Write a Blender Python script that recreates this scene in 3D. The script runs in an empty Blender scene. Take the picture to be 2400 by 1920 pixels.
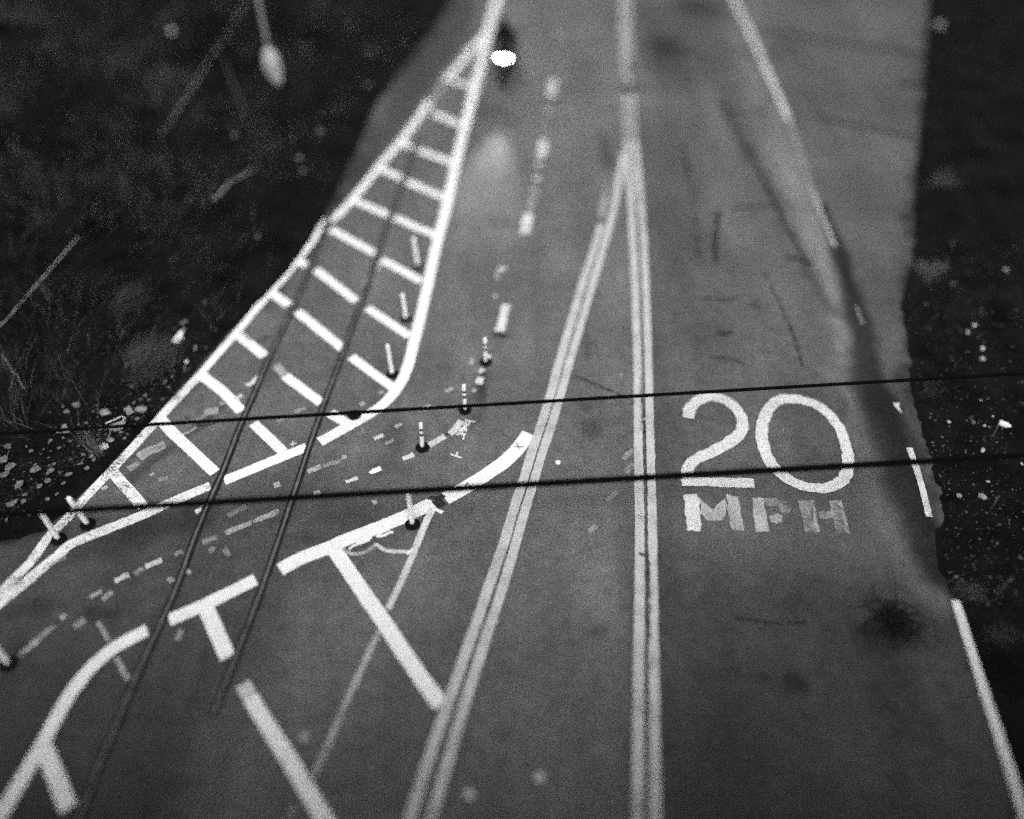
import bpy, math, random
import numpy as np
from mathutils import Vector, Matrix

random.seed(7); rng = np.random.default_rng(7)
R = math.radians
S = bpy.context.scene
C = S.collection

# ------------------------------------------------------------------ camera, sky, sun, exposure
H = 13.2                       # camera height, 13 m above the road
PITCH = R(48.5)
F = 1960.0                     # focal length in photo pixels (photo 2400 x 1920)
cam = bpy.data.cameras.new('camera')
cam.sensor_width = 36; cam.lens = 36 * F / 2400
cam.clip_start = .1; cam.clip_end = 3000
cam.dof.use_dof = True; cam.dof.focus_distance = 16.3
cam.dof.aperture_fstop = cam.lens / 1000 / .68
cam_o = bpy.data.objects.new('camera', cam); C.objects.link(cam_o)
cam_o.location = (0, 0, H); cam_o.rotation_euler = (R(90) - PITCH, 0, 0)
S.camera = cam_o

SUN_EL, SUN_AZ = 60, 176       # soft light from high behind the camera
w = bpy.data.worlds.new('World'); S.world = w; w.use_nodes = True
nt = w.node_tree; bg = nt.nodes['Background']
sky = nt.nodes.new('ShaderNodeTexSky'); sky.sky_type = 'NISHITA'; sky.sun_disc = False
sky.sun_elevation = R(SUN_EL); sky.sun_rotation = R(SUN_AZ)
bw = nt.nodes.new('ShaderNodeRGBToBW')
nt.links.new(sky.outputs[0], bw.inputs[0]); nt.links.new(bw.outputs[0], bg.inputs[0])
bg.inputs[1].default_value = .12
sun = bpy.data.lights.new('sun', 'SUN'); sun.energy = 1.7; sun.angle = R(28); sun.color = (1, 1, 1)
sun_o = bpy.data.objects.new('sun', sun); C.objects.link(sun_o)
d = Vector((math.sin(R(SUN_AZ)) * math.cos(R(SUN_EL)), math.cos(R(SUN_AZ)) * math.cos(R(SUN_EL)), math.sin(R(SUN_EL))))
sun_o.rotation_euler = d.to_track_quat('Z', 'Y').to_euler()
sun_o.location = d * 60
S.view_settings.view_transform = 'Standard'; S.view_settings.look = 'None'
S.view_settings.gamma = 1; S.view_settings.exposure = 0.80
S.cycles.use_denoising = False
S.cycles.use_adaptive_sampling = True; S.cycles.adaptive_threshold = .12; S.cycles.adaptive_min_samples = 12
S.cycles.max_bounces = 4; S.cycles.transparent_max_bounces = 12

# ------------------------------------------------------------------ survey: photo pixel -> point on the ground
ST, CT = math.sin(PITCH), math.cos(PITCH)
def ray(px, py):
    u = (px - 1200) / F; v = (py - 960) / F
    return np.array((u, CT - v * ST, -(ST + v * CT)))
def at(px, py, z=0.0):
    r = ray(px, py); t = (z - H) / r[2]
    return np.array((r[0] * t, r[1] * t, z))
K = 2.695
OFF = {1: (0, 0), 2: (800, 0), 3: (1600, 0), 4: (0, 640), 5: (800, 640), 6: (1600, 640), 7: (0, 1280), 8: (800, 1280), 9: (1600, 1280)}
def cp(k, *pts):               # survey sheet k -> photo pixels
    ox, oy = OFF[k]
    return [(ox + x / K, oy + y / K) for x, y in pts]

# smooth value noise
_g = rng.random((64, 64))
def vnoise(x, y, s=1.0, seed=0):
    x = np.asarray(x, float) * s + seed * 7.31; y = np.asarray(y, float) * s + seed * 3.77
    xi = np.floor(x).astype(int); yi = np.floor(y).astype(int)
    fx = x - xi; fy = y - yi; fx = fx * fx * (3 - 2 * fx); fy = fy * fy * (3 - 2 * fy)
    a = _g[xi % 64, yi % 64]; b = _g[(xi + 1) % 64, yi % 64]; c = _g[xi % 64, (yi + 1) % 64]; e = _g[(xi + 1) % 64, (yi + 1) % 64]
    return (a * (1 - fx) + b * fx) * (1 - fy) + (c * (1 - fx) + e * fx) * fy

# verge outlines (photo pixels -> ground)
LEFT = [(1075, -40), (1055, 0), (1008, 74), (945, 160), (890, 232), (845, 330), (800, 427), (765, 500), (722, 575), (690, 622), (612, 705),
        (540, 778), (450, 878), (355, 986), (245, 1102), (150, 1205), (100, 1245), (55, 1262), (0, 1268), (-150, 1280)]
RIGHT = [(2178, -40), (2176, 0), (2163, 220), (2154, 330), (2143, 450), (2138, 580), (2130, 650), (2112, 715), (2125, 800), (2130, 880),
         (2147, 965), (2162, 1010), (2172, 1060), (2186, 1100), (2203, 1170), (2217, 1222), (2190, 1240), (2196, 1320), (2228, 1390),
         (2262, 1450), (2330, 1640), (2415, 1900), (2440, 2000)]
def outline(px, side):
    p = [at(*q)[:2] for q in px]
    p = [np.array(q) for q in p]
    if side < 0:
        first = p[0] + (p[0] - p[2]) * 0
        return np.array([(p[0][0] + 9, 400.)] + p + [(-600., p[-1][1] - 1.0), (-600., 400.)])
    return np.array([(p[0][0] + 5, 400.)] + p + [(p[-1][0] + .6, -80.), (600., -80.), (600., 400.)])
PL, PR = outline(LEFT, -1), outline(RIGHT, 1)
def sdist(poly, x, y):         # >0 inside
    x = np.asarray(x, float); y = np.asarray(y, float)
    best = np.full(x.shape, 1e9); ins = np.zeros(x.shape, bool)
    n = len(poly)
    for i in range(n):
        ax, ay = poly[i]; bx, by = poly[(i + 1) % n]
        dx, dy = bx - ax, by - ay
        t = np.clip(((x - ax) * dx + (y - ay) * dy) / (dx * dx + dy * dy + 1e-12), 0, 1)
        best = np.minimum(best, np.hypot(x - ax - t * dx, y - ay - t * dy))
        cr = ((ay > y) != (by > y)) & (x < (bx - ax) * (y - ay) / ((by - ay) if abs(by - ay) > 1e-12 else 1e-12) + ax)
        ins ^= cr
    return np.where(ins, best, -best)
def gh(x, y):                  # ground height
    x = np.asarray(x, float); y = np.asarray(y, float)
    sl, sr = sdist(PL, x, y), sdist(PR, x, y)
    rough = (vnoise(x, y, 9, 1) - .5) * .05 + (vnoise(x, y, 3.3, 2) - .5) * .06
    l = np.minimum(sl * .16, .02 + 1.5 * (1 - np.exp(-np.maximum(sl, 0) / 10))) + rough * np.clip(.22 + sl, .15, 2.4) + np.clip(sl, 0, 3) / 3 * (vnoise(x, y, .55, 3) - .5) * .5
    r = np.minimum(sr * .12, .10) + rough * np.clip(.12 + sr * .8, .08, 1.2) + (vnoise(x, y, 8, 5) - .5) * .008 + np.clip(sr, 0, 2) / 2 * (vnoise(x, y, .6, 4) - .5) * .22
    l = np.where(sl > .2, np.maximum(l, .02), l); r = np.where(sr > .2, np.maximum(r, .02), r)
    return np.maximum(np.maximum(l, r), -.09)
def on(px, py, lift=0.0):      # point of the terrain seen at a photo pixel
    z = 0.0
    for _ in range(8):
        p = at(px, py, z); z = float(gh(np.array([p[0]]), np.array([p[1]]))[0]); z = max(z, 0)
    p = at(px, py, z); p[2] = z + lift
    return p

# ------------------------------------------------------------------ helpers
def link(name, me, mat=None, parent=None):
    o = bpy.data.objects.new(name, me); C.objects.link(o)
    if mat is not None and len(me.materials) == 0: me.materials.append(mat)
    if parent is not None: o.parent = parent
    return o
def mesh(name, v, f, smooth=False):
    me = bpy.data.meshes.new(name)
    me.from_pydata([tuple(map(float, q)) for q in v], [], [tuple(map(int, q)) for q in f])
    if smooth: me.polygons.foreach_set('use_smooth', [True] * len(me.polygons))
    me.update(); return me
def fast_quads(name, v, f, smooth=False):     # numpy arrays, all quads
    me = bpy.data.meshes.new(name)
    n = len(f)
    me.vertices.add(len(v)); me.vertices.foreach_set('co', np.asarray(v, np.float32).ravel())
    me.loops.add(n * 4); me.polygons.add(n)
    me.loops.foreach_set('vertex_index', np.asarray(f, np.int32).ravel())
    me.polygons.foreach_set('loop_start', np.arange(0, n * 4, 4, dtype=np.int32))
    me.polygons.foreach_set('loop_total', np.full(n, 4, np.int32))
    if smooth: me.polygons.foreach_set('use_smooth', np.ones(n, bool))
    me.update(calc_edges=True); me.validate(); return me
def tag(o, label=None, cat=None, group=None, kind=None):
    if label: o['label'] = label
    if cat: o['category'] = cat
    if group: o['group'] = group
    if kind: o['kind'] = kind
    return o
def empty(name, loc, rz=0.0):
    o = bpy.data.objects.new(name, None); C.objects.link(o); o.empty_display_size = .2
    o.location = tuple(map(float, loc)); o.rotation_euler = (0, 0, rz); return o

class MB:
    def __init__(s): s.v = []; s.f = []
    def add(s, v, f):
        b = len(s.v); s.v += [tuple(map(float, q)) for q in v]; s.f += [tuple(i + b for i in q) for q in f]
    def tube(s, pts, rad, n=10, cap=True):
        pts = [Vector(p) for p in pts]; m = len(pts)
        if not hasattr(rad, '__len__'): rad = [rad] * m
        vs = []; up = None
        for i, p in enumerate(pts):
            t = (pts[min(i + 1, m - 1)] - pts[max(i - 1, 0)]).normalized()
            if up is None or abs(up.dot(t)) > .95: up = Vector((0, 0, 1)) if abs(t.z) < .9 else Vector((0, 1, 0))
            a = t.cross(up).normalized(); b = a.cross(t).normalized(); up = b
            for k in range(n):
                th = 2 * math.pi * k / n
                vs.append(p + (a * math.cos(th) + b * math.sin(th)) * rad[i])
        fs = [(i * n + k, i * n + (k + 1) % n, (i + 1) * n + (k + 1) % n, (i + 1) * n + k) for i in range(m - 1) for k in range(n)]
        if cap: fs += [tuple(range(n))[::-1], tuple((m - 1) * n + k for k in range(n))]
        s.add(vs, fs)
    def lathe(s, prof, n=20, M=None):      # prof: (r, z) list, around Z
        vs = []; fs = []
        for r, z in prof:
            for k in range(n):
                th = 2 * math.pi * k / n; vs.append(Vector((r * math.cos(th), r * math.sin(th), z)))
        for i in range(len(prof) - 1):
            for k in range(n): fs.append((i * n + k, i * n + (k + 1) % n, (i + 1) * n + (k + 1) % n, (i + 1) * n + k))
        fs += [tuple(range(n))[::-1], tuple((len(prof) - 1) * n + k for k in range(n))]
        if M is not None: vs = [M @ q for q in vs]
        s.add(vs, fs)
    def box(s, c, h, M=None, taper=1.0):
        vs = []
        for z in (-1, 1):
            k = taper if z > 0 else 1
            for x, y in ((-1, -1), (1, -1), (1, 1), (-1, 1)):
                vs.append(Vector((c[0] + x * h[0] * k, c[1] + y * h[1] * k, c[2] + z * h[2])))
        if M is not None: vs = [M @ q for q in vs]
        s.add(vs, [(3, 2, 1, 0), (4, 5, 6, 7), (0, 1, 5, 4), (1, 2, 6, 5), (2, 3, 7, 6), (3, 0, 4, 7)])
    def torus(s, c, R_, r, axis='X', n=28, m=10):
        vs = []; fs = []
        for i in range(n):
            a = 2 * math.pi * i / n
            for j in range(m):
                b = 2 * math.pi * j / m; q = R_ + r * math.cos(b)
                vs.append((c[0] + r * math.sin(b) * 1.1, c[1] + q * math.cos(a), c[2] + q * math.sin(a)))
        for i in range(n):
            for j in range(m):
                fs.append((i * m + j, i * m + (j + 1) % m, ((i + 1) % n) * m + (j + 1) % m, ((i + 1) % n) * m + j))
        s.add(vs, fs)
    def ball(s, c, r, sc=(1, 1, 1), n=14, m=9):
        vs = []; fs = []
        for i in range(m + 1):
            ph = math.pi * i / m
            for k in range(n):
                th = 2 * math.pi * k / n
                vs.append((c[0] + r * sc[0] * math.sin(ph) * math.cos(th), c[1] + r * sc[1] * math.sin(ph) * math.sin(th), c[2] + r * sc[2] * math.cos(ph)))
        for i in range(m):
            for k in range(n): fs.append((i * n + k, (i + 1) * n + k, (i + 1) * n + (k + 1) % n, i * n + (k + 1) % n))
        s.add(vs, fs)
    def build(s, name, mat, parent=None, smooth=True):
        return link(name, mesh(name, s.v, s.f, smooth), mat, parent)

def skin(name, joints, edges, rad, mat, parent, sub=2):
    me = bpy.data.meshes.new(name); me.from_pydata([tuple(j) for j in joints], edges, [])
    o = bpy.data.objects.new(name, me); C.objects.link(o)
    m = o.modifiers.new('s', 'SKIN'); m.use_smooth_shade = True
    lay = me.skin_vertices[0].data
    for i, r in enumerate(rad): lay[i].radius = (r, r) if not hasattr(r, '__len__') else r
    lay[0].use_root = True
    sb = o.modifiers.new('d', 'SUBSURF'); sb.levels = sub; sb.render_levels = sub
    dg = bpy.context.evaluated_depsgraph_get(); dg.update()
    new = bpy.data.meshes.new_from_object(o.evaluated_get(dg))
    bpy.data.objects.remove(o); new.name = name; new.materials.clear()
    return link(name, new, mat, parent)

# ------------------------------------------------------------------ materials (black-and-white photograph: greys)
def mat_new(name):
    m = bpy.data.materials.new(name); m.use_nodes = True
    t = m.node_tree; b = t.nodes['Principled BSDF']
    b.inputs['Specular IOR Level'].default_value = .2
    return m, t, b
def nd(t, kind, **kw):
    n = t.nodes.new(kind)
    for k, v in kw.items():
        if k in n.inputs.keys(): n.inputs[k].default_value = v
        else: setattr(n, k, v)
    return n
def L(t, a, b): t.links.new(a, b)
def pos(t, scale=(1, 1, 1), rot=(0, 0, 0)):
    g = t.nodes.new('ShaderNodeNewGeometry'); mp = t.nodes.new('ShaderNodeMapping')
    mp.inputs['Scale'].default_value = scale; mp.inputs['Rotation'].default_value = rot
    L(t, g.outputs['Position'], mp.inputs[0]); return mp.outputs[0]
def noise(t, vec, scale, detail=4, rough=.55):
    n = nd(t, 'ShaderNodeTexNoise', Scale=scale, Detail=detail, Roughness=rough); L(t, vec, n.inputs['Vector']); return n.outputs[0]
def remap(t, v, a, b, c, e):
    n = t.nodes.new('ShaderNodeMapRange'); L(t, v, n.inputs[0])
    for i, q in enumerate((a, b, c, e)): n.inputs[1 + i].default_value = q
    return n.outputs[0]
def mul(t, a, b, op='MULTIPLY'):
    n = t.nodes.new('ShaderNodeMath'); n.operation = op
    for i, q in enumerate((a, b)):
        if isinstance(q, (int, float)): n.inputs[i].default_value = q
        else: L(t, q, n.inputs[i])
    return n.outputs[0]
def simple(name, g, rough=.7, var=.15, scale=12, metal=0.0, spec=.2):
    m, t, b = mat_new(name)
    p = nd(t, 'ShaderNodeTexCoord').outputs['Object']
    v = remap(t, noise(t, p, scale), .3, .7, g * (1 - var), g * (1 + var))
    L(t, v, b.inputs['Base Color']); b.inputs['Roughness'].default_value = rough
    b.inputs['Metallic'].default_value = metal; b.inputs['Specular IOR Level'].default_value = spec
    return m

def asphalt_mat():
    m, t, b = mat_new('asphalt')
    p = pos(t); ps = pos(t, (1.0, .16, 1))
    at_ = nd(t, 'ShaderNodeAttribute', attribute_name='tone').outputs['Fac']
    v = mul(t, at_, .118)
    v = mul(t, v, remap(t, noise(t, p, .35, 5), .3, .7, .76, 1.24))
    v = mul(t, v, remap(t, noise(t, ps, 1.3, 4), .3, .7, .85, 1.15))
    v = mul(t, v, remap(t, noise(t, p, 4.0, 6, .7), .3, .7, .76, 1.24))
    v = mul(t, v, remap(t, noise(t, p, 42, 3, .85), .38, .62, .05, 1.95))
    sp = remap(t, noise(t, p, 34, 2, .6), .68, .75, 0, .12)
    v = mul(t, v, sp, 'ADD')
    L(t, v, b.inputs['Base Color']); b.inputs['Roughness'].default_value = .92
    b.inputs['Specular IOR Level'].default_value = .1
    bp = nd(t, 'ShaderNodeBump', Strength=.35, Distance=.01); L(t, noise(t, p, 60, 3, .8), bp.inputs['Height']); L(t, bp.outputs[0], b.inputs['Normal'])
    return m
def paint_mat(name, g, wear, blotch=.5, fine=26, soft=.05):       # wear 0..1 = share of the paint worn through
    m, t, b = mat_new(name)
    p = pos(t)
    c = remap(t, noise(t, p, 5, 5), .3, .7, g * .9, g * 1.05)
    c = mul(t, c, remap(t, noise(t, p, 60, 2, .8), .35, .65, .90, 1.03))
    L(t, c, b.inputs['Base Color']); b.inputs['Roughness'].default_value = .75
    n1 = noise(t, p, fine, 4, .75); n2 = noise(t, p, 2.2, 5, .6)
    mix = mul(t, mul(t, n1, 1 - blotch), mul(t, n2, blotch), 'ADD')
    th = .5 + (.5 - (1 - wear)) * .42
    a = remap(t, mix, th - soft, th + soft, 0, 1)
    tr = t.nodes.new('ShaderNodeBsdfTransparent'); mx = t.nodes.new('ShaderNodeMixShader')
    L(t, a, mx.inputs[0]); L(t, tr.outputs[0], mx.inputs[1]); L(t, b.outputs[0], mx.inputs[2])
    L(t, mx.outputs[0], t.nodes['Material Output'].inputs[0])
    return m
def ground_mat():
    m, t, b = mat_new('soil')
    p = pos(t)
    v = remap(t, noise(t, p, 1.1, 6, .65), .3, .7, .0015, .009)
    v = mul(t, v, remap(t, noise(t, p, 22, 5, .75), .3, .7, .35, 1.9))
    sp = remap(t, noise(t, p, 30, 2, .7), .69, .77, 0, .07)
    v = mul(t, v, sp, 'ADD')
    L(t, v, b.inputs['Base Color']); b.inputs['Roughness'].default_value = .95; b.inputs['Specular IOR Level'].default_value = .05
    bp = nd(t, 'ShaderNodeBump', Strength=.8, Distance=.05); L(t, noise(t, p, 14, 6, .7), bp.inputs['Height']); L(t, bp.outputs[0], b.inputs['Normal'])
    return m
def grass_mat(name, lo, hi):
    m, t, b = mat_new(name)
    r = nd(t, 'ShaderNodeAttribute', attribute_name='tint').outputs['Fac']
    L(t, remap(t, r, 0, 1, lo, hi), b.inputs['Base Color']); b.inputs['Roughness'].default_value = .8; b.inputs['Specular IOR Level'].default_value = .08
    return m
ASPH = asphalt_mat()
WHITE = paint_mat('white_paint', .86, .08, .3, 30)
WHITE_WORN = paint_mat('worn_white_paint', .82, .38, .4, 24, .05)
WHITE_OLD = paint_mat('old_white_paint', .66, .30, .35, 30, .1)
FADED = paint_mat('faded_paint', .55, .45, .4, 26, .14)
GHOST = paint_mat('ghost_paint', .42, .55, .4, 26, .16)
YELLOW = paint_mat('yellow_paint', .55, .30, .3, 40, .08)
YELLOW_OLD = paint_mat('old_yellow_paint', .38, .35, .5, 14)
YELLOW_FAR = paint_mat('worn_yellow_paint', .42, .38, .3, 24, .12)
NUM = paint_mat('numeral_paint', .72, .32, .12, 46, .06)
NUM_OLD = paint_mat('letter_paint', .55, .40, .25, 34, .14)
LET_OLD = paint_mat('worn_letter_paint', .50, .44, .45, 22, .12)
LET_GONE = paint_mat('scrubbed_letter_paint', .42, .56, .45, 18, .14)
TAR = paint_mat('tar', .022, .35, .6, 12, .12)
TARLIGHT = paint_mat('crack_dirt', .022, .40, .5, 12, .2)
SOIL = ground_mat()
GRASS = grass_mat('grass_blades', .0015, .06)
STRAW = grass_mat('dry_straw', .012, .25)
RUBBER = simple('black_rubber', .006, .9, .2, 12, 0, .05)
TUBE = simple('white_plastic', .92, .45, .06)
BAND = simple('grey_band', .10, .4, .1)
BLACKC = simple('cable_sheath', .003, .8, .1, 12, 0, .02)
STEEL = simple('worn_steel', .12, .5, .3, 6, 0)
GROOVE = simple('flangeway_dirt', .015, .95, .5, 5)
LEAF = simple('pale_leaf', .13, .8, .7, 3)
LITTER = simple('white_litter', .72, .6, .15, 9)
LITTER_G = simple('grey_litter', .24, .6, .4, 9)
LITTER_D = simple('dirty_litter', .13, .8, .6, 7)
WOOD = simple('weathered_wood', .22, .85, .35, 14)
STONE = simple('pale_stone', .35, .85, .4, 25)
LEATHER = simple('black_leather', .012, .6)
BIKE = simple('bike_enamel', .012, .6, .1, 8, 0, .1)
CHROME = simple('chrome', .35, .25, .1, 8, .9)

# ------------------------------------------------------------------ ground (one sheet to the horizon)
def axis(a, b, step, far, grow=1.35):
    mid = list(np.arange(a, b + 1e-6, step)); lo = []; hi = []
    s = step * 2; x = a
    while x > -far: x -= s; lo.append(x); s *= grow
    s = step * 2; x = b
    while x < far: x += s; hi.append(x); s *= grow
    return np.array(lo[::-1] + mid + hi)
def sheet(name, xs, ys, zf, mat):
    X, Y = np.meshgrid(xs, ys, indexing='ij'); Z = zf(X, Y)
    v = np.stack([X, Y, Z], -1).reshape(-1, 3); nx, ny = len(xs), len(ys)
    i, j = np.meshgrid(np.arange(nx - 1), np.arange(ny - 1), indexing='ij')
    a = (i * ny + j).ravel(); f = np.stack([a, a + ny, a + ny + 1, a + 1], -1)
    return link(name, fast_quads(name, v, f, True), mat), v
gr, _ = sheet('ground', axis(-24, 19, .12, 900), axis(1, 42, .12, 900), gh, SOIL)
tag(gr, 'dark dirt and leaf litter on both verges of the road', 'ground', kind='structure')

# ------------------------------------------------------------------ road
xs = np.concatenate([[-600, -200, -80, -40, -30], np.arange(-24, 17.01, .1), [20]]); ys = np.concatenate([[-80, -40, -20, -8], np.arange(0, 40.01, .1), [44, 50, 60, 80, 120, 200, 400]])
road, rv = sheet('road', xs, ys, lambda X, Y: np.zeros_like(X), ASPH)
tag(road, 'grey asphalt road with painted lines, hatched gores and a 20 MPH marking', 'road', kind='structure')
tone = np.ones(len(rv)); RX, RY = rv[:, 0], rv[:, 1]
def smooth01(x): x = np.clip(x, 0, 1); return x * x * (3 - 2 * x)
def stain(px, width, f, soft=1.0, n=.5):      # a worn or dirty band along a line, width in metres
    p = np.array([at(*q)[:2] for q in px]); best = np.full(len(rv), 1e9)
    ws = np.full(len(p), width) if not hasattr(width, '__len__') else np.interp(np.linspace(0, 1, len(p)), np.linspace(0, 1, len(width)), width)
    W = np.full(len(rv), ws[0])
    for a, b, wa, wb in zip(p[:-1], p[1:], ws[:-1], ws[1:]):
        e = b - a; tt = np.clip(((RX - a[0]) * e[0] + (RY - a[1]) * e[1]) / (e @ e), 0, 1)
        dd = np.hypot(RX - a[0] - tt * e[0], RY - a[1] - tt * e[1]); W = np.where(dd < best, wa + (wb - wa) * tt, W); best = np.minimum(best, dd)
    width = W
    best = best * (1 + n * (vnoise(RX, RY, 1.4, 11) - .5) * 2) + (vnoise(RX, RY, 7, 12) - .5) * .05
    k = 1 - smooth01((best - width * .5 * (1 - soft * .6)) / (width * .5 * soft * 1.2 + 1e-6))
    tone[:] = tone * (1 + (f - 1) * k)
def spot(px, py, rx, ry, f, n=.9):
    c = at(px, py); ex = at(px + rx, py)[0] - c[0]; ey = (at(px, py - ry)[1] - c[1])
    q = np.hypot((RX - c[0]) / ex, (RY - c[1]) / ey) * (1 + (vnoise(RX, RY, 3, 13) - .5) * n * (.35 if f > 1.15 else 1))
    k = 1 - smooth01((q - .35) / .8)
    tone[:] = tone * (1 + (f - 1) * k)
def area(px, f, soft=.3):
    p = np.array([at(*q)[:2] for q in px]); sd = sdist(p, RX, RY) + (vnoise(RX, RY, 3, 14) - .5) * .25
    k = smooth01(sd / soft + .5)
    tone[:] = tone * (1 + (f - 1) * k)
# asphalt tone by area; bottom and right ones hold painted vignette darkening
area([(1060, -60), (1000, 70), (800, 427), (700, 600), (850, 430), (958, 275), (1040, 180), (1095, 90), (1140, -60)], .48, .5)
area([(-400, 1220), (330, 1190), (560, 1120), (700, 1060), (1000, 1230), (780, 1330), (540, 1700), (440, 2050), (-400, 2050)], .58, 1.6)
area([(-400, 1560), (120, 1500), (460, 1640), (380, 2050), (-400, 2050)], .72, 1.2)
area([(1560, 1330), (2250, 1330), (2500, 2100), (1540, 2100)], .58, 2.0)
area([(960, 1500), (1500, 1560), (1520, 2100), (600, 2100), (800, 1660)], .92, 2.0)
area([(1740, -60), (1860, 290), (1965, 590), (2070, 860), (2150, 980), (2200, 600), (2230, -60)], .74, .25)
area([(1380, -60), (1700, -60), (1800, 200), (1560, 220), (1480, 120)], .78, 1.5)
area([(1530, 300), (1500, 2100), (2500, 2100), (2200, 1390), (1990, 900), (1800, 300), (1700, 0), (1500, 0)], .78, 1.0)
# pale worn gutter strip and the dark dirty gutter beside it
stain([(1700, 60), (1760, 200), (1815, 320), (1865, 440), (1915, 560), (1955, 670), (1992, 800), (2027, 950), (2060, 1080), (2100, 1200), (2150, 1310), (2195, 1400)], [.6, .75, .7], 1.5, 1.1)
stain([(1625, 130), (1670, 250), (1710, 400), (1730, 560)], .5, 1.2, 1.3)
stain([(1700, 560), (1760, 700), (1800, 840)], 1.1, 1.12, 1.3)
stain([(1925, 480), (1960, 575), (1992, 680), (2020, 790), (2058, 940), (2095, 1060), (2132, 1160), (2170, 1250), (2205, 1345)], [.22, .52, .78, .88, .75], .17, 1.0, .35)
stain([(2075, 930), (2115, 1000), (2150, 1060)], .55, .5, 1.2, .5)
stain([(1690, 230), (1740, 330), (1800, 440), (1850, 540), (1900, 640), (1945, 725)], .20, .55, 1.2, .7)
stain([(1660, 0), (1720, 130), (1800, 300)], .2, .8, 1)
for q in [(1290, 600, 90, 60, 1.1), (1560, 110, 55, 40, .5), (1625, 10, 70, 25, .5), (1480, 205, 45, 10, .55), (1420, 360, 16, 45, .55),
          (1650, 420, 60, 160, 1.12), (1780, 330, 40, 60, 1.1), (1375, 800, 10, 60, .62), (1375, 955, 26, 18, .6), (1388, 1008, 22, 25, .6), (1130, 930, 9, 45, .55), (1115, 985, 20, 22, .6), (925, 1030, 42, 50, .68),
          (905, 1095, 65, 25, .75), (1190, 788, 26, 6, .6), (2095, 1455, 75, 45, .55), (2110, 1500, 60, 40, .55), (2120, 1640, 70, 190, .72), (1858, 1597, 42, 34, .48), (1795, 1585, 34, 14, .65),
          (1405, 1480, 45, 25, .72), (1422, 1390, 18, 9, .6), (716, 1264, 42, 15, .6), (1240, 590, 60, 25, .8), (1170, 520, 50, 20, .75), (1340, 1010, 80, 70, 1.08), (1380, 1400, 70, 100, 1.18),
          (1330, 1600, 80, 100, 1.12), (1350, 1250, 60, 60, 1.08), (620, 870, 60, 50, .82), (600, 760, 40, 30, 1.15), (745, 800, 40, 50, 1.12), (270, 1080, 60, 30, .85), (500, 1060, 60, 40, .9),
          (1690, 780, 30, 8, .6), (1775, 715, 12, 12, .45), (1690, 845, 60, 6, .75), (1910, 905, 70, 30, .9), (1040, 860, 40, 40, .9), (250, 1440, 60, 25, .6), (90, 1420, 60, 40, .6), (1460, 1300, 10, 30, 1.1),
          (1560, 900, 40, 30, 1.1), (1720, 980, 40, 50, .85), (1880, 1040, 40, 50, .85), (1850, 1420, 60, 30, .8), (1200, 180, 40, 60, .75), (1140, 260, 40, 30, .75)]:
    spot(*q)
stain(cp(4, (430, 1760), (650, 1700), (900, 1620), (1250, 1500)), .8, .62, 1.2)
stain(cp(4, (830, 1290), (1050, 1130), (1300, 930), (1400, 850)), .22, .55, 1.0)
stain(cp(5, (860, 800), (880, 700), (900, 620)), .22, .55, 1.0)
stain([(1500, 300), (1540, 900), (1560, 1500), (1570, 1900)], .5, .84, 1.2)      # tyre tracks in the right lane
stain([(1430, 420), (1425, 900), (1420, 1500), (1410, 1900)], .5, 1.1, 1.4)
for poly in (PL, PR):
    dd = -sdist(poly, RX, RY) + (vnoise(RX, RY, 5, 17) - .5) * .35 + (vnoise(RX, RY, 1.2, 18) - .5) * .4
    tone *= 1 - .6 * np.exp(-np.maximum(dd, 0) / .16)
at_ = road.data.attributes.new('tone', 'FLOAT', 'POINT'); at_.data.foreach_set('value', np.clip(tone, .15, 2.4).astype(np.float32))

# ------------------------------------------------------------------ overpass out of view, added and shaped to shade the near road
def build_shade_overpass():
    root = empty('shade_overpass', (0, -8, 0)); tag(root, 'grey concrete bridge added out of view behind the camera to shade the near road', 'shade_overpass')
    cm = simple('shade_overpass_concrete', .32, .9, .25, 1.5)
    m = MB(); m.box((0, 0, 10.05), (70, 7.2, .42)); m.build('shade_deck', cm, root, False)
    for y in (-6, -2, 2, 6):
        m = MB(); m.box((0, y, 9.0), (70, .35, .62)); m.build('shade_girder', cm, root, False)
    for y in (-7.25, 7.25):
        m = MB(); m.box((0, y, 10.65), (70, .14, .95)); m.build('shade_parapet', cm, root, False)
    for x in (-22, 18):
        m = MB(); m.box((x, 0, 8.05), (.8, 6.6, .32)); m.build('shade_pier_cap', cm, root, False)
        for y in (-5, 0, 5):
            m = MB(); m.lathe([(.55, -.2), (.55, 7.75)], 24, Matrix.Translation((x, y, 0))); m.build('shade_pier', cm, root)
build_shade_overpass()

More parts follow.
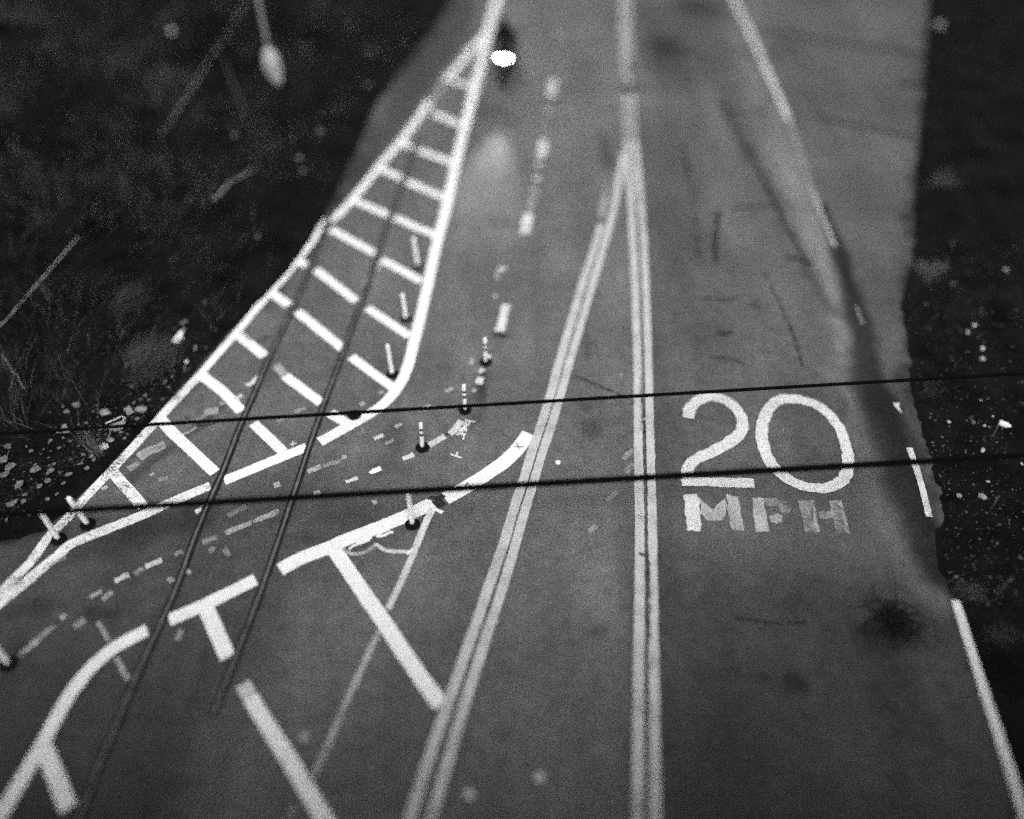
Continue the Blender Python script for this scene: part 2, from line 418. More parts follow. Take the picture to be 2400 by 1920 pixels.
# ---- painted lines: every stroke is a thin sheet of paint of its own, a part of the road
NZ = [0]
def resample(p, step):
    p = np.asarray(p, float)
    if len(p) > 2:               # Catmull-Rom
        q = np.vstack([2 * p[0] - p[1], p, 2 * p[-1] - p[-2]]); o = []
        for i in range(1, len(q) - 2):
            a, b, c, e = q[i - 1], q[i], q[i + 1], q[i + 2]
            for t in np.linspace(0, 1, 8, endpoint=False):
                o.append(.5 * (2 * b + (c - a) * t + (2 * a - 5 * b + 4 * c - e) * t * t + (3 * b - a - 3 * c + e) * t ** 3))
        p = np.array(o + [p[-1]])
    s = np.concatenate([[0], np.cumsum(np.hypot(*np.diff(p, axis=0).T))])
    n = max(2, int(s[-1] / step) + 1); t = np.linspace(0, s[-1], n)
    return np.stack([np.interp(t, s, p[:, 0]), np.interp(t, s, p[:, 1])], -1)
def stroke(name, px, width, mat, rough=.003, closed=False, label=None, parent=None, step=.07, z=None):
    g = np.array([at(*q)[:2] for q in px])
    if closed: g = np.vstack([g, g[:1]])
    p = resample(g, step)
    w0, w1 = width if hasattr(width, '__len__') else (width, width)
    if closed:
        t = np.roll(p[:-1], -1, 0) - np.roll(p[:-1], 1, 0); t = np.vstack([t, t[:1]])
    else:
        t = np.gradient(p, axis=0)
    t /= np.hypot(t[:, 0], t[:, 1])[:, None] + 1e-9; nrm = np.stack([-t[:, 1], t[:, 0]], -1)
    n = len(p); wd = np.linspace(w0, w1, n) / 2
    ja = rng.normal(0, rough, n) + (vnoise(p[:, 0], p[:, 1], 3, NZ[0] % 30) - .5) * rough * 2.5
    jb = rng.normal(0, rough, n) + (vnoise(p[:, 0], p[:, 1], 3, NZ[0] % 30 + 9) - .5) * rough * 2.5
    if closed: ja[-1] = ja[0]; jb[-1] = jb[0]
    a = p + nrm * (wd + ja)[:, None]; b = p - nrm * (wd + jb)[:, None]
    NZ[0] += 1
    zz = (.004 + NZ[0] * .00012) if z is None else z
    v = np.zeros((2 * n, 3)); v[0::2, :2] = b; v[1::2, :2] = a; v[:, 2] = zz
    f = [(2 * i, 2 * i + 2, 2 * i + 3, 2 * i + 1) for i in range(n - 1)]
    o = link(name, mesh(name, v, f), mat, parent or road)
    if label: o['label'] = label
    return o
def patch(name, px, mat, rough=.008, parent=None, label=None):       # filled outline
    g = np.array([at(*q)[:2] for q in px]); p = []
    for a, b in zip(g, np.roll(g, -1, 0)):
        n = max(1, int(np.hypot(*(b - a)) / .07))
        for i in range(n): p.append(a + (b - a) * i / n + rng.normal(0, rough, 2))
    NZ[0] += 1; z = .004 + NZ[0] * .00012
    o = link(name, mesh(name, [(x, y, z) for x, y in p], [tuple(range(len(p)))[::-1]]), mat, parent or road)
    me = o.data
    if me.polygons[0].normal.z < 0: me.flip_normals()
    if label: o['label'] = label
    return o

# first gore: outline
gore = 'gore_line'
stroke(gore, cp(2, (1000, -60), (985, 0), (945, 130), (915, 260), (870, 450), (825, 620), (780, 800), (735, 980), (690, 1180), (655, 1340), (612, 1500), (570, 1690)) +
       cp(5, (550, 60), (522, 180), (492, 310), (463, 420), (442, 510), (416, 600), (382, 680), (325, 765), (245, 845), (150, 908), (60, 958), (0, 992)) + cp(4, (2020, 1068)), .245, WHITE)
stroke(gore, cp(4, (1937, 1100), (1415, 1312)), .235, WHITE)
stroke(gore, cp(4, (1328, 1345), (1100, 1440), (900, 1530), (700, 1610), (560, 1665), (440, 1718)) + cp(7, (370, 55), (270, 135), (170, 222), (60, 310), (-60, 410)), .215, WHITE_WORN)
stroke(gore, cp(2, (930, 195), (830, 305), (740, 420), (650, 512)), .20, WHITE)
stroke('ghost_line', cp(2, (650, 512), (600, 600), (560, 660)), .12, FADED)
stroke(gore, cp(2, (555, 640), (470, 770), (370, 900), (240, 1050), (130, 1190), (0, 1340)) + cp(1, (2080, 1400),), .20, WHITE)
stroke(gore, cp(1, (2070, 1380), (1960, 1540), (1880, 1640)) + cp(4, (1810, 10), (1700, 130), (1500, 370), (1270, 635)), .185, WHITE)
stroke(gore, cp(4, (1275, 630), (1000, 925), (850, 1090), (690, 1265)), .20, WHITE_WORN)
stroke(gore, cp(4, (695, 1258), (560, 1400), (420, 1555), (300, 1675)) + cp(7, (200, 95), (110, 185), (40, 255), (-60, 350)), .19, WHITE_WORN)
# first gore: bars
hb = [((2, (690, 508), (822, 545)), .2, WHITE), ((2, (580, 715), (750, 788)), .22, WHITE),
      ((2, (370, 902), (465, 937)), .22, WHITE), ((2, (488, 950), (705, 1030)), .22, WHITE),
      ((2, (245, 1065), (390, 1130)), .22, WHITE), ((2, (415, 1148), (650, 1250)), .22, WHITE),
      ((2, (80, 1268), (300, 1360)), .22, WHITE), ((2, (335, 1375), (600, 1490)), .22, WHITE),
      ((1, (2090, 1450), (2375, 1605)), .22, WHITE), ((1, (1870, 1640), (1935, 1680)), .22, WHITE),
      ((1, (1995, 1705), (2250, 1902)), .22, WHITE), ((5, (165, 222), (430, 400)), .22, WHITE),
      ((4, (1720, 130), (1825, 205)), .23, WHITE), ((4, (1878, 245), (2165, 478)), .23, WHITE), ((5, (62, 530), (325, 725)), .22, WHITE),
      ((4, (1485, 375), (1672, 525)), .235, WHITE), ((4, (1800, 650), (2030, 822)), .225, WHITE), ((4, (2085, 885), (2212, 965)), .23, WHITE),
      ((4, (1265, 640), (1415, 755)), .235, WHITE), ((4, (1412, 752), (1525, 875)), .225, WHITE), ((4, (1600, 950), (1790, 1130)), .22, WHITE),
      ((4, (1010, 920), (1100, 1020)), .235, WHITE), ((4, (1098, 1018), (1360, 1262)), .225, WHITE),
      ((4, (710, 1258), (905, 1478)), .215, WHITE_WORN)]
for (q, wd, mt) in hb: stroke('hatch_bar', cp(q[0], *q[1:]), wd, mt)
stroke('hatch_bar', cp(2, (255, 1640), (505, 1778)), .22, WHITE)
stroke('hatch_bar', cp(4, (1740, 582), (1800, 645)), .18, FADED, label='worn stretch of a white hatch bar beside the rail')
# old half-removed paint in the first gore
for q, wd, mt in [(cp(2, (250, 1650), (205, 1730)), .13, FADED), (cp(5, (215, -5), (190, 60)), .1, GHOST), (cp(5, (165, 35), (135, 90)), .12, FADED),
                  (cp(4, (1560, 715), (1610, 680), (1655, 640)), .16, WHITE_OLD), (cp(4, (1490, 800), (1530, 770)), .1, WHITE_OLD),
                  (cp(4, (1290, 885), (1380, 870)), .2, FADED), (cp(4, (1390, 835), (1415, 820)), .1, FADED), (cp(4, (1230, 945), (1290, 900)), .1, GHOST),
                  (cp(4, (880, 1170), (960, 1120), (1045, 1085)), .22, FADED), (cp(4, (810, 1240), (880, 1200)), .14, GHOST), (cp(4, (1160, 1025), (1240, 975)), .08, FADED),
                  (cp(4, (945, 1280), (975, 1265)), .08, FADED), (cp(4, (1000, 1310), (1060, 1290)), .1, GHOST), (cp(4, (1750, 940), (1830, 905)), .09, GHOST), (cp(4, (1860, 880), (1935, 855)), .09, GHOST),
                  (cp(4, (1240, 1500), (1310, 1440)), .08, GHOST), (cp(4, (640, 1365), (680, 1345)), .09, FADED)]:
    stroke('ghost_line', q, wd, mt, .015)

# second gore
stroke(gore, cp(5, (1185, 1015), (1115, 1110), (1035, 1190), (950, 1250), (830, 1330), (655, 1428)), .30, WHITE)
stroke(gore, cp(5, (575, 1452), (450, 1518), (250, 1602), (0, 1700), (-60, 1730)) + cp(7, (1900, 80), (1768, 152)), .28, WHITE)
stroke(gore, cp(7, (1615, 212), (1300, 370), (1070, 468)), .25, WHITE)
stroke(gore, cp(7, (930, 532), (800, 600), (690, 668), (565, 780), (455, 920), (365, 1070), (275, 1240), (165, 1430), (40, 1640), (-60, 1800), (-120, 1900)), .235, WHITE)
stroke('hatch_bar', cp(8, (-55, 10), (260, 470), (460, 770), (630, 1005)), .265, WHITE)
stroke('hatch_bar', cp(7, (1305, 400), (1440, 705)), .26, WHITE)
stroke('hatch_bar', cp(7, (1535, 870), (1590, 970)), .23, WHITE_OLD)
stroke('hatch_bar', cp(7, (1585, 960), (1660, 1090), (1820, 1340), (2010, 1660), (2130, 1860)), .245, WHITE)
stroke('hatch_bar', cp(7, (285, 1285), (435, 1660)), .25, WHITE)
stroke('guide_line', cp(5, (580, 1490), (520, 1610)) + cp(8, (450, 60), (380, 220), (295, 400)), (.14, .11), WHITE_OLD)
stroke('guide_line', cp(8, (240, 535), (140, 750), (0, 1060), (-120, 1330), (-200, 1500)), .11, FADED)
stroke('guide_line', cp(7, (1860, 1640), (1800, 1780)), .1, GHOST)
stroke('guide_line', cp(7, (620, 478), (690, 600)), .07, FADED); stroke('guide_line', cp(7, (735, 705), (812, 850)), .08, FADED)
stroke('survey_mark', cp(5, (575, 1488), (640, 1515)), .07, WHITE)
# sprayed scrolls under the band
def sp2(*pts): return [(780 + x / 9.8, 1200 + y / 9.8) for x, y in pts]
stroke('survey_mark', sp2((230, 850), (400, 960), (600, 970), (800, 900), (920, 820), (990, 740)), .07, FADED)
stroke('survey_mark', sp2((1000, 740), (1150, 860), (1350, 915), (1600, 920), (1780, 930)), .075, WHITE_OLD)
for q in [((380, 860), (450, 800), (560, 760), (700, 700), (850, 650)), ((530, 730), (650, 660), (780, 610), (900, 600)), ((1000, 560), (1150, 560), (1250, 500), (1390, 470)), ((1060, 520), (1200, 440), (1310, 410)), ((1690, 970), (1800, 900), (1840, 850))]:
    stroke('survey_mark', sp2(*q), .055, WHITE)
# short curved stroke between the striped posts
stroke('guide_line', cp(5, (555, 1092), (655, 1030)), .15, WHITE_OLD); stroke('guide_line', cp(5, (685, 1020), (722, 985), (758, 935)), .15, WHITE_OLD)
# sprayed survey writing, read from its foot upwards
def sp1(*pts): return [(1050 + x / 21.56, 960 + y / 21.56) for x, y in pts]
for q in [((840, 530), (1100, 590), (1370, 650)), ((1090, 620), (1030, 840)), ((890, 710), (950, 780), (900, 900), (780, 940), (740, 880), (860, 820), (800, 760), (890, 710)), ((940, 620), (920, 700)),
          ((590, 970), (900, 980)), ((560, 1050), (860, 1060)), ((880, 970), (950, 1040), (880, 1130)), ((560, 1080), (620, 1120), (740, 1080)), ((430, 1170), (760, 1240)), ((430, 1310), (600, 1220), (760, 1150)), ((870, 1230), (820, 1340), (760, 1560)), ((640, 1270), (790, 1300))]:
    stroke('survey_mark', sp1(*q), .026, WHITE, .003, step=.03)
def sp4(*pts): return [(850 + x / 5.39, 760 + y / 5.39) for x, y in pts]
for q in [((1110, 1650), (1250, 1695)), ((1200, 1620), (1180, 1680))]: stroke('survey_mark', sp4(*q), .045, WHITE_OLD, .004)
for q in [((1830, 1085), (1875, 1078)), ((1850, 1065), (1848, 1100))]: stroke('survey_mark', cp(4, *q), .03, WHITE_OLD, .003)
for q in [(cp(5, (1090, 1100), (1152, 1100))), (cp(5, (1105, 1075), (1130, 1120))), (cp(5, (640, 1018), (685, 1022))), (cp(5, (672, 1000), (655, 1040))), (cp(5, (800, 1325), (770, 1372)))]:
    stroke('survey_mark', q, .025, TAR, .002, label='thin black surveyor stroke')
for q in [((595, 1440), (640, 1480)), ((615, 1425), (655, 1470)), ((580, 1450), (615, 1485)), ((560, 1420), (600, 1420)), ((545, 1435), (575, 1410))]: stroke('tar_streak', cp(5, *q), .05, TAR, .008)
stroke('tar_streak', cp(5, (590, 1440), (625, 1415), (650, 1425)), .1, TAR, .02)

# lane dashes
for q, wd, mt in [(cp(2, (1337, 508), (1325, 612)), .26, WHITE_OLD), (cp(2, (1278, 885), (1262, 995)), .25, WHITE_OLD), (cp(2, (1185, 1352), (1155, 1478)), .25, WHITE_OLD),
                  (cp(5, (1042, 200), (995, 372)), .20, WHITE_OLD), (cp(2, (1310, 690), (1305, 715)), .2, FADED), (cp(2, (1285, 815), (1283, 840)), .16, GHOST), (cp(2, (1250, 1035), (1245, 1055)), .2, WHITE_OLD),
                  (cp(2, (1235, 1122), (1230, 1142)), .2, WHITE_OLD), (cp(2, (1222, 1195), (1218, 1215)), .22, WHITE_OLD), (cp(2, (1207, 1255), (1203, 1275)), .2, WHITE_OLD), (cp(2, (1200, 1300), (1195, 1325)), .16, FADED),
                  (cp(2, (990, 1712), (1045, 1695)), .12, WHITE_OLD), (cp(5, (990, -5), (985, 45)), .1, FADED), (cp(5, (960, 160), (980, 145)), .1, FADED), (cp(5, (870, 632), (905, 615)), .12, WHITE_OLD), (cp(5, (880, 660), (865, 705)), .17, WHITE_OLD), (cp(5, (832, 540), (818, 580)), .08, FADED),
                  (cp(5, (925, 540), (930, 520)), .12, WHITE), (cp(2, (1180, 745), (1200, 735)), .2, GHOST), (cp(2, (1370, 200), (1378, 240)), .22, GHOST)]:
    stroke('lane_dash', q, wd, mt, .012)
# little lane dashes left by the old layout
for q in [(5, (120, 838), (148, 825)), (5, (560, 835), (515, 868)), (5, (660, 755), (705, 730)), (5, (340, 978), (383, 955)), (5, (242, 765), (268, 752)), (5, (830, 755), (850, 735)), (5, (280, 1085), (330, 1055))]:
    stroke('lane_dash', cp(q[0], *q[1:]), .085, FADED, .008)
for q, mt in [((5, (207, 1052), (268, 1025)), WHITE_OLD), ((5, (388, 1180), (458, 1150)), WHITE_OLD), ((5, (180, 1268), (252, 1238)), WHITE), ((5, (30, 1328), (106, 1300)), WHITE_OLD), ((5, (0, 1168), (35, 1165)), FADED),
          ((4, (1600, 1575), (1765, 1508)), FADED), ((4, (1425, 1645), (1590, 1580)), FADED), ((4, (1235, 1515), (1275, 1495)), WHITE_OLD), ((4, (1440, 1535), (1560, 1475)), GHOST), ((4, (1280, 1705), (1375, 1670)), GHOST),
          ((4, (1945, 1262), (2030, 1225)), FADED), ((4, (2040, 1225), (2156, 1190)), GHOST), ((4, (1730, 1350), (1770, 1335)), FADED), ((4, (1985, 1405), (2025, 1390)), FADED), ((5, (195, 1455), (225, 1445)), FADED), ((5, (100, 1020), (150, 1000)), GHOST),
          ((7, (920, 133), (1025, 92)), WHITE_OLD), ((7, (850, 180), (910, 145)), GHOST), ((7, (728, 225), (815, 182)), WHITE_OLD), ((7, (570, 325), (645, 290)), FADED), ((7, (650, 342), (712, 292)), FADED), ((7, (385, 460), (425, 440)), FADED),
          ((7, (240, 595), (345, 505)), GHOST), ((7, (130, 698), (245, 592)), FADED), ((7, (472, 520), (540, 468)), GHOST), ((7, (1100, 62), (1155, 35)), GHOST), ((7, (1065, 225), (1090, 205)), FADED), ((7, (1180, 175), (1200, 155)), FADED), ((7, (1325, 45), (1350, 10)), GHOST), ((7, (1420, 20), (1450, 65)), GHOST), ((7, (1120, 600), (1150, 530)), GHOST), ((7, (320, 115), (420, 70)), GHOST)]:
    stroke('lane_dash', cp(q[0], *q[1:]), .11 if q[0] != 5 else .095, mt, .01)
for q in [((5, (1775, 1178), (1850, 1120))), ((5, (1795, 1265), (1850, 1210))), ((5, (1685, 1450), (1740, 1385))), ((5, (1560, 1640), (1610, 1600)))]:
    stroke('lane_dash', cp(q[0], *q[1:]), .1, GHOST, .012)
stroke('lane_dash', cp(5, (1905, 935), (1925, 920)), .05, WHITE_OLD)

# double centre lines
cl = 'centre_line'
stroke(cl, cp(5, (1545, -10), (1490, 185), (1430, 385), (1370, 590), (1315, 790), (1262, 960), (1200, 1140), (1140, 1340), (1088, 1500), (1030, 1700)) + cp(8, (930, 262), (842, 520), (742, 800), (662, 1035), (588, 1240), (510, 1480), (430, 1740), (370, 1940)), .185, YELLOW)
stroke(cl, cp(2, (1640, 1425), (1600, 1560), (1548, 1725)), .17, YELLOW)
stroke(cl, cp(2, (1672, 1190), (1655, 1290), (1640, 1380)), .12, YELLOW_OLD)
stroke(cl, cp(2, (1790, 960), (1760, 1110), (1705, 1390), (1660, 1550), (1610, 1720)) + cp(5, (1545, 215), (1495, 390), (1440, 570), (1385, 770), (1335, 945), (1270, 1140), (1210, 1345), (1155, 1520)) + cp(8, (1085, 45), (1020, 262), (935, 520), (850, 780), (780, 1000), (715, 1220), (648, 1450), (565, 1740), (505, 1940)), .175, YELLOW)
stroke(cl, cp(2, (1770, -70), (1775, 120), (1785, 400), (1795, 500)), .2, YELLOW_FAR)
stroke(cl, cp(2, (1790, 630), (1796, 760), (1803, 900)), .175, YELLOW_FAR)
stroke(cl, cp(2, (1803, 900), (1810, 1000), (1825, 1200), (1840, 1500)) + cp(5, (1852, 0), (1862, 300), (1870, 600), (1873, 900), (1876, 1150), (1880, 1400), (1884, 1690)) + cp(8, (1882, 400), (1878, 800), (1875, 1200), (1872, 1740), (1870, 1940)), .175, YELLOW)
stroke(cl, cp(2, (1810, -70), (1815, 120), (1822, 380)), .2, YELLOW_FAR)
stroke(cl, cp(2, (1822, 500), (1818, 545)), .2, YELLOW_OLD)
stroke(cl, cp(2, (1836, 630), (1846, 760), (1857, 900)), .165, YELLOW_FAR)
stroke(cl, cp(2, (1857, 900), (1865, 1000), (1885, 1220), (1908, 1500)) + cp(5, (1918, 0), (1930, 300), (1940, 600), (1946, 900), (1953, 1150), (1960, 1400), (1966, 1690)) + cp(8, (1970, 400), (1974, 800), (1979, 1200), (1984, 1740), (1988, 1940)), .165, YELLOW)
stroke('stop_bar', cp(2, (1740, 622), (1860, 622)), .35, YELLOW_OLD)
# right edge line, broken by wear
el = 'edge_line'
stroke(el, cp(3, (295, -60), (320, 0), (430, 220), (540, 470), (620, 650), (668, 765)), .165, WHITE_OLD)
stroke(el, cp(3, (665, 760), (715, 900), (800, 1180)), (.14, .08), GHOST)
stroke(el, cp(3, (798, 1175), (872, 1345), (962, 1565)), .11, FADED)
stroke(el, cp(6, (1095, 215), (1135, 325)), .09, GHOST)
patch(el, cp(6, (1328, 825), (1368, 822), (1366, 850), (1380, 892), (1345, 855)), WHITE_OLD)
stroke(el, cp(6, (1428, 1108), (1490, 1290), (1555, 1545)), .125, WHITE_OLD)
stroke(el, cp(9, (1718, 345), (1800, 600), (1900, 920), (2005, 1230), (2150, 1700), (2250, 2010)), .16, NUM)

# "20 MPH"
def nu(*pts): return [(1550 + x / 4.312, 880 + y / 4.312) for x, y in pts]
num = 'speed_numeral'
two = stroke(num, nu(*((270, 438), (280, 370), (325, 300), (410, 240), (510, 222), (620, 245), (720, 310), (795, 400), (818, 490), (795, 580), (705, 670), (580, 745), (440, 812), (335, 862), (278, 930), (262, 1000), (262, 1062))), .245, NUM, .008, label='painted digit 2')
patch('numeral_stroke', nu(*((196, 1050), (212, 1125), (500, 1130), (940, 1142), (932, 1050), (600, 1040), (330, 1036))), NUM, parent=two)
stroke(num, nu(*((1230, 246), (1400, 250), (1560, 302), (1700, 412), (1798, 545), (1850, 690), (1880, 820), (1885, 930), (1860, 1020), (1790, 1098), (1670, 1140), (1540, 1145), (1400, 1118), (1270, 1050), (1150, 950), (1078, 850), (1030, 720), (1010, 590), (1030, 460), (1080, 350), (1145, 282))), .235, NUM, .008, closed=True, label='painted digit 0')
let = 'speed_letter'
m_ = patch(let, nu(*((222, 1212), (350, 1208), (384, 1262), (400, 1580), (262, 1580))), NUM, label='painted letter M, the least worn of the three')
patch('letter_stroke', nu(*((350, 1212), (395, 1260), (512, 1366), (640, 1245), (668, 1330), (655, 1410), (600, 1475), (465, 1472), (395, 1405), (384, 1290))), NUM_OLD, parent=m_)
patch('letter_stroke', nu(*((648, 1212), (772, 1240), (828, 1575), (705, 1560), (672, 1390))), NUM_OLD, parent=m_)
p_ = patch(let, nu(*((912, 1245), (1032, 1240), (1082, 1585), (948, 1590))), NUM_OLD, label='painted letter P with a nearly worn off bowl')
patch('letter_stroke', nu(*((1045, 1252), (1150, 1250), (1250, 1285), (1315, 1360), (1290, 1400), (1215, 1400), (1170, 1335), (1060, 1330))), LET_GONE, parent=p_)
patch('letter_stroke', nu(*((1090, 1430), (1150, 1400), (1220, 1420), (1215, 1480), (1160, 1510), (1100, 1490))), LET_OLD, parent=p_)
h_ = patch(let, nu(*((1375, 1275), (1500, 1268), (1560, 1580), (1450, 1585))), LET_GONE, label='painted letter H worn to streaks')
patch('letter_stroke', nu(*((1502, 1268), (1535, 1268), (1600, 1590), (1562, 1584))), LET_OLD, parent=h_)
patch('letter_stroke', nu(*((1575, 1385), (1720, 1380), (1735, 1450), (1590, 1455))), LET_GONE, parent=h_)
patch('letter_stroke', nu(*((1690, 1275), (1782, 1270), (1858, 1600), (1770, 1600))), LET_GONE, parent=h_)
patch('letter_stroke', nu(*((1785, 1270), (1815, 1270), (1902, 1610), (1862, 1602))), LET_OLD, parent=h_)

# cracks and tar seams
for q, wd, mt in [([(1725, 1452), (1780, 1456), (1835, 1462), (1890, 1460)], .05, TAR), ([(1690, 252), (1740, 263), (1800, 262)], .16, TARLIGHT), ([(1715, 488), (1770, 487), (1812, 482)], .13, TARLIGHT), ([(1838, 605), (1880, 612), (1908, 622)], .11, TARLIGHT),
                  ([(1912, 272), (1990, 292), (2080, 308), (2160, 328)], .17, TARLIGHT), ([(1770, 72), (1840, 82), (2000, 105), (2170, 128)], .2, TARLIGHT), ([(2110, 195), (2160, 210)], .25, TARLIGHT), ([(1685, 495), (1676, 560), (1678, 615)], .12, TARLIGHT),
                  ([(1348, 883), (1400, 905), (1450, 925), (1490, 945)], .03, TAR), ([(1690, 785), (1720, 780)], .1, TARLIGHT), ([(1662, 838), (1720, 845), (1750, 860)], .05, TARLIGHT),
                  (cp(8, (1880, 58), (1915, 62)), .06, TAR), (cp(5, (1000, 1020), (1050, 1040)), .03, TARLIGHT), ([(1155, 787), (1190, 790)], .1, TARLIGHT), ([(1500, 885), (1504, 1010)], .016, TAR), ([(1509, 960), (1513, 1080), (1516, 1160)], .016, TAR), ([(1520, 1290), (1523, 1500)], .03, TARLIGHT)]:
    stroke('crack', q, wd, mt, .012)
for q, wd in [([(1600, 330), (1625, 470), (1640, 600)], .05), ([(1790, 640), (1850, 760), (1880, 860)], .05), ([(1700, 255), (1760, 370), (1830, 500), (1895, 625)], .06),
              ([(560, 780), (590, 800), (640, 790)], .03), ([(430, 980), (480, 1000), (520, 985)], .03),
              ([(1640, 700), (1700, 704), (1740, 698)], .05)]:
    stroke('crack', q, wd, TARLIGHT, .02)

# ------------------------------------------------------------------ railway track sunk in the asphalt
RL = cp(1, (2085, 1360), (2030, 1500), (1960, 1690)) + cp(4, (1820, 290), (1700, 540), (1600, 780), (1510, 990), (1415, 1240), (1330, 1430), (1240, 1650)) + cp(7, (1130, 230), (1030, 465), (940, 655), (830, 905), (740, 1130), (630, 1385), (510, 1700), (400, 1980))
RR = cp(2, (478, 890), (440, 1000), (395, 1140), (310, 1370), (230, 1600)) + cp(5, (190, 20), (100, 255), (20, 480)) + cp(4, (2100, 690), (2040, 850), (1985, 1010), (1940, 1140), (1880, 1330), (1830, 1480), (1760, 1690)) + cp(7, (1690, 170), (1600, 420), (1530, 600), (1470, 760), (1400, 935), (1345, 1080))
track = empty('railway_track', at(700, 1000)); tag(track, 'pair of old steel rails sunk in the asphalt, cutting across both hatched gores', 'railway track')
for rl in (RL, RR):
    NZ[0] += 0
    g = np.array([at(*q)[:2] for q in rl]); p = resample(g, .25); t = np.gradient(p, axis=0); t /= np.hypot(t[:, 0], t[:, 1])[:, None]; nn = np.stack([-t[:, 1], t[:, 0]], -1)
    o = track.location
    def strip(a, b, z0, z1, name, mat, par):
        vs = []; n = len(p)
        for i in range(n):
            for off, z in ((a, z0), (a, z1), (b, z1), (b, z0)):
                q = p[i] + nn[i] * (off + rng.normal(0, .004)); vs.append((q[0] - o[0], q[1] - o[1], z))
        fs = [(4 * i + k, 4 * i + (k + 1) % 4, 4 * i + 4 + (k + 1) % 4, 4 * i + 4 + k) for i in range(n - 1) for k in range(3)]
        return link(name, mesh(name, vs, fs), mat, par)
    r_ = strip(-.022, .026, .001, .034, 'rail', STEEL, track)
    strip(.030, .074, .001, .0245, 'flangeway', GROOVE, r_); strip(-.070, -.026, .001, .0245, 'flangeway', GROOVE, r_)

# ------------------------------------------------------------------ delineator posts
def fit_h(b, tp):
    B = at(*b); best = None
    for h in np.linspace(.3, 1.6, 260):
        T = at(*tp, z=h); e = np.hypot(T[0] - B[0], T[1] - B[1])
        if best is None or e < best[0]: best = (e, h, T)
    return B, best
def post(b, tp, label, striped=False, group='flexible delineator posts', h=None, stub=False):
    B, (e, hh, T) = fit_h(b, tp)
    if h: hh = h; T = at(*tp, z=h)
    root = empty('delineator_post', B); tag(root, label, 'delineator post', group)
    m = MB(); m.lathe([(.138, .024), (.140, .032), (.128, .045), (.085, .062), (.06, .085), (.05, .088)], 28)
    for k in range(4):
        a = k * math.pi / 2 + .5; m.lathe([(.012, .05), (.012, .062), (.006, .066)], 8, Matrix.Translation((.105 * math.cos(a), .105 * math.sin(a), 0)))
    m.build('base', RUBBER, root)
    if stub: 
        m = MB(); m.tube([(0, 0, .06), (.0, 0, .11)], .035, 14); m.build('broken_stump', RUBBER, root); return root
    top = Vector((T[0] - B[0], T[1] - B[1], hh)); r = .043 if striped else .047
    q = lambda s: top * s
    m = MB(); m.tube([(0, 0, .07), q(.14), q(.5), q(.93), q(.985), q(1.0)], [r, r, r, r * .96, r * .8, r * .35], 18); m.build('tube', TUBE, root)
    if striped:
        for a, bb in ((.73, .81), (.53, .63)):
            m = MB(); m.tube([q(a), q(bb)], r + .003, 18); m.build('band', BAND, root)
    return root
post((980, 627), (969, 556), 'white post farthest up the inner edge of the hatched gore')
post((952, 750), (943, 688), 'white post second from the far end of the hatched gore')
post((920, 879), (908, 808), 'white post by the bend of the bold gore line')
post((831, 975), (825, 910), 'black post base whose white tube is gone, behind the upper wire', stub=True)
post((967, 1231), (956.5, 1156), 'white post standing below the lower cables at the end of the wide band')
post((207, 1231), (160, 1166), 'right of the two white posts leaning over the outer line at the left')
post((139, 1266), (92, 1197), 'left of the two white posts leaning over the outer line at the left')
post((22, 1558), (-28, 1490), 'blurred white post cut by the left edge of the photo')
post((990, 1051), (986, 991), 'nearest striped post, next to the short curved paint stroke', True)
post((1090, 963), (1087, 902), 'middle striped post, crossed by the upper wire', True)
post((1138.5, 851), (1136.6, 792), 'farthest striped post with two dark bands, above the upper wire', True)

# ------------------------------------------------------------------ wires
def wire(name, a, b, z, rad, label, cat, group=None, dz=(0, 0), over=1.6, bow=0.0):
    A, B = at(*a, z=z + dz[0]), at(*b, z=z + dz[1]); M = (A + B) / 2; D = (B - A)
    pts = []
    for s in np.linspace(-over, over, 60):
        q = M + D * s * .5; q[2] += bow * (s * s - 1); pts.append(q)
    m = MB(); m.tube(pts, rad, 12); o = m.build(name, BLACKC); tag(o, label, cat, group)
    return o
WZ = 1.5
wire('overhead_wire', (0, 1016), (2400, 875), WZ, .034, 'single thin black wire crossing above the digits of the 20', 'wire')
wire('overhead_cable', (0, 1203.5), (2400, 1064.5), WZ, .030, 'upper strand of the twin black cables crossing below the digits', 'cable', 'twin black cables')
wire('overhead_cable', (0, 1209), (2400, 1071.5), WZ, .030, 'lower strand of the twin black cables crossing below the digits', 'cable', 'twin black cables', bow=.012)

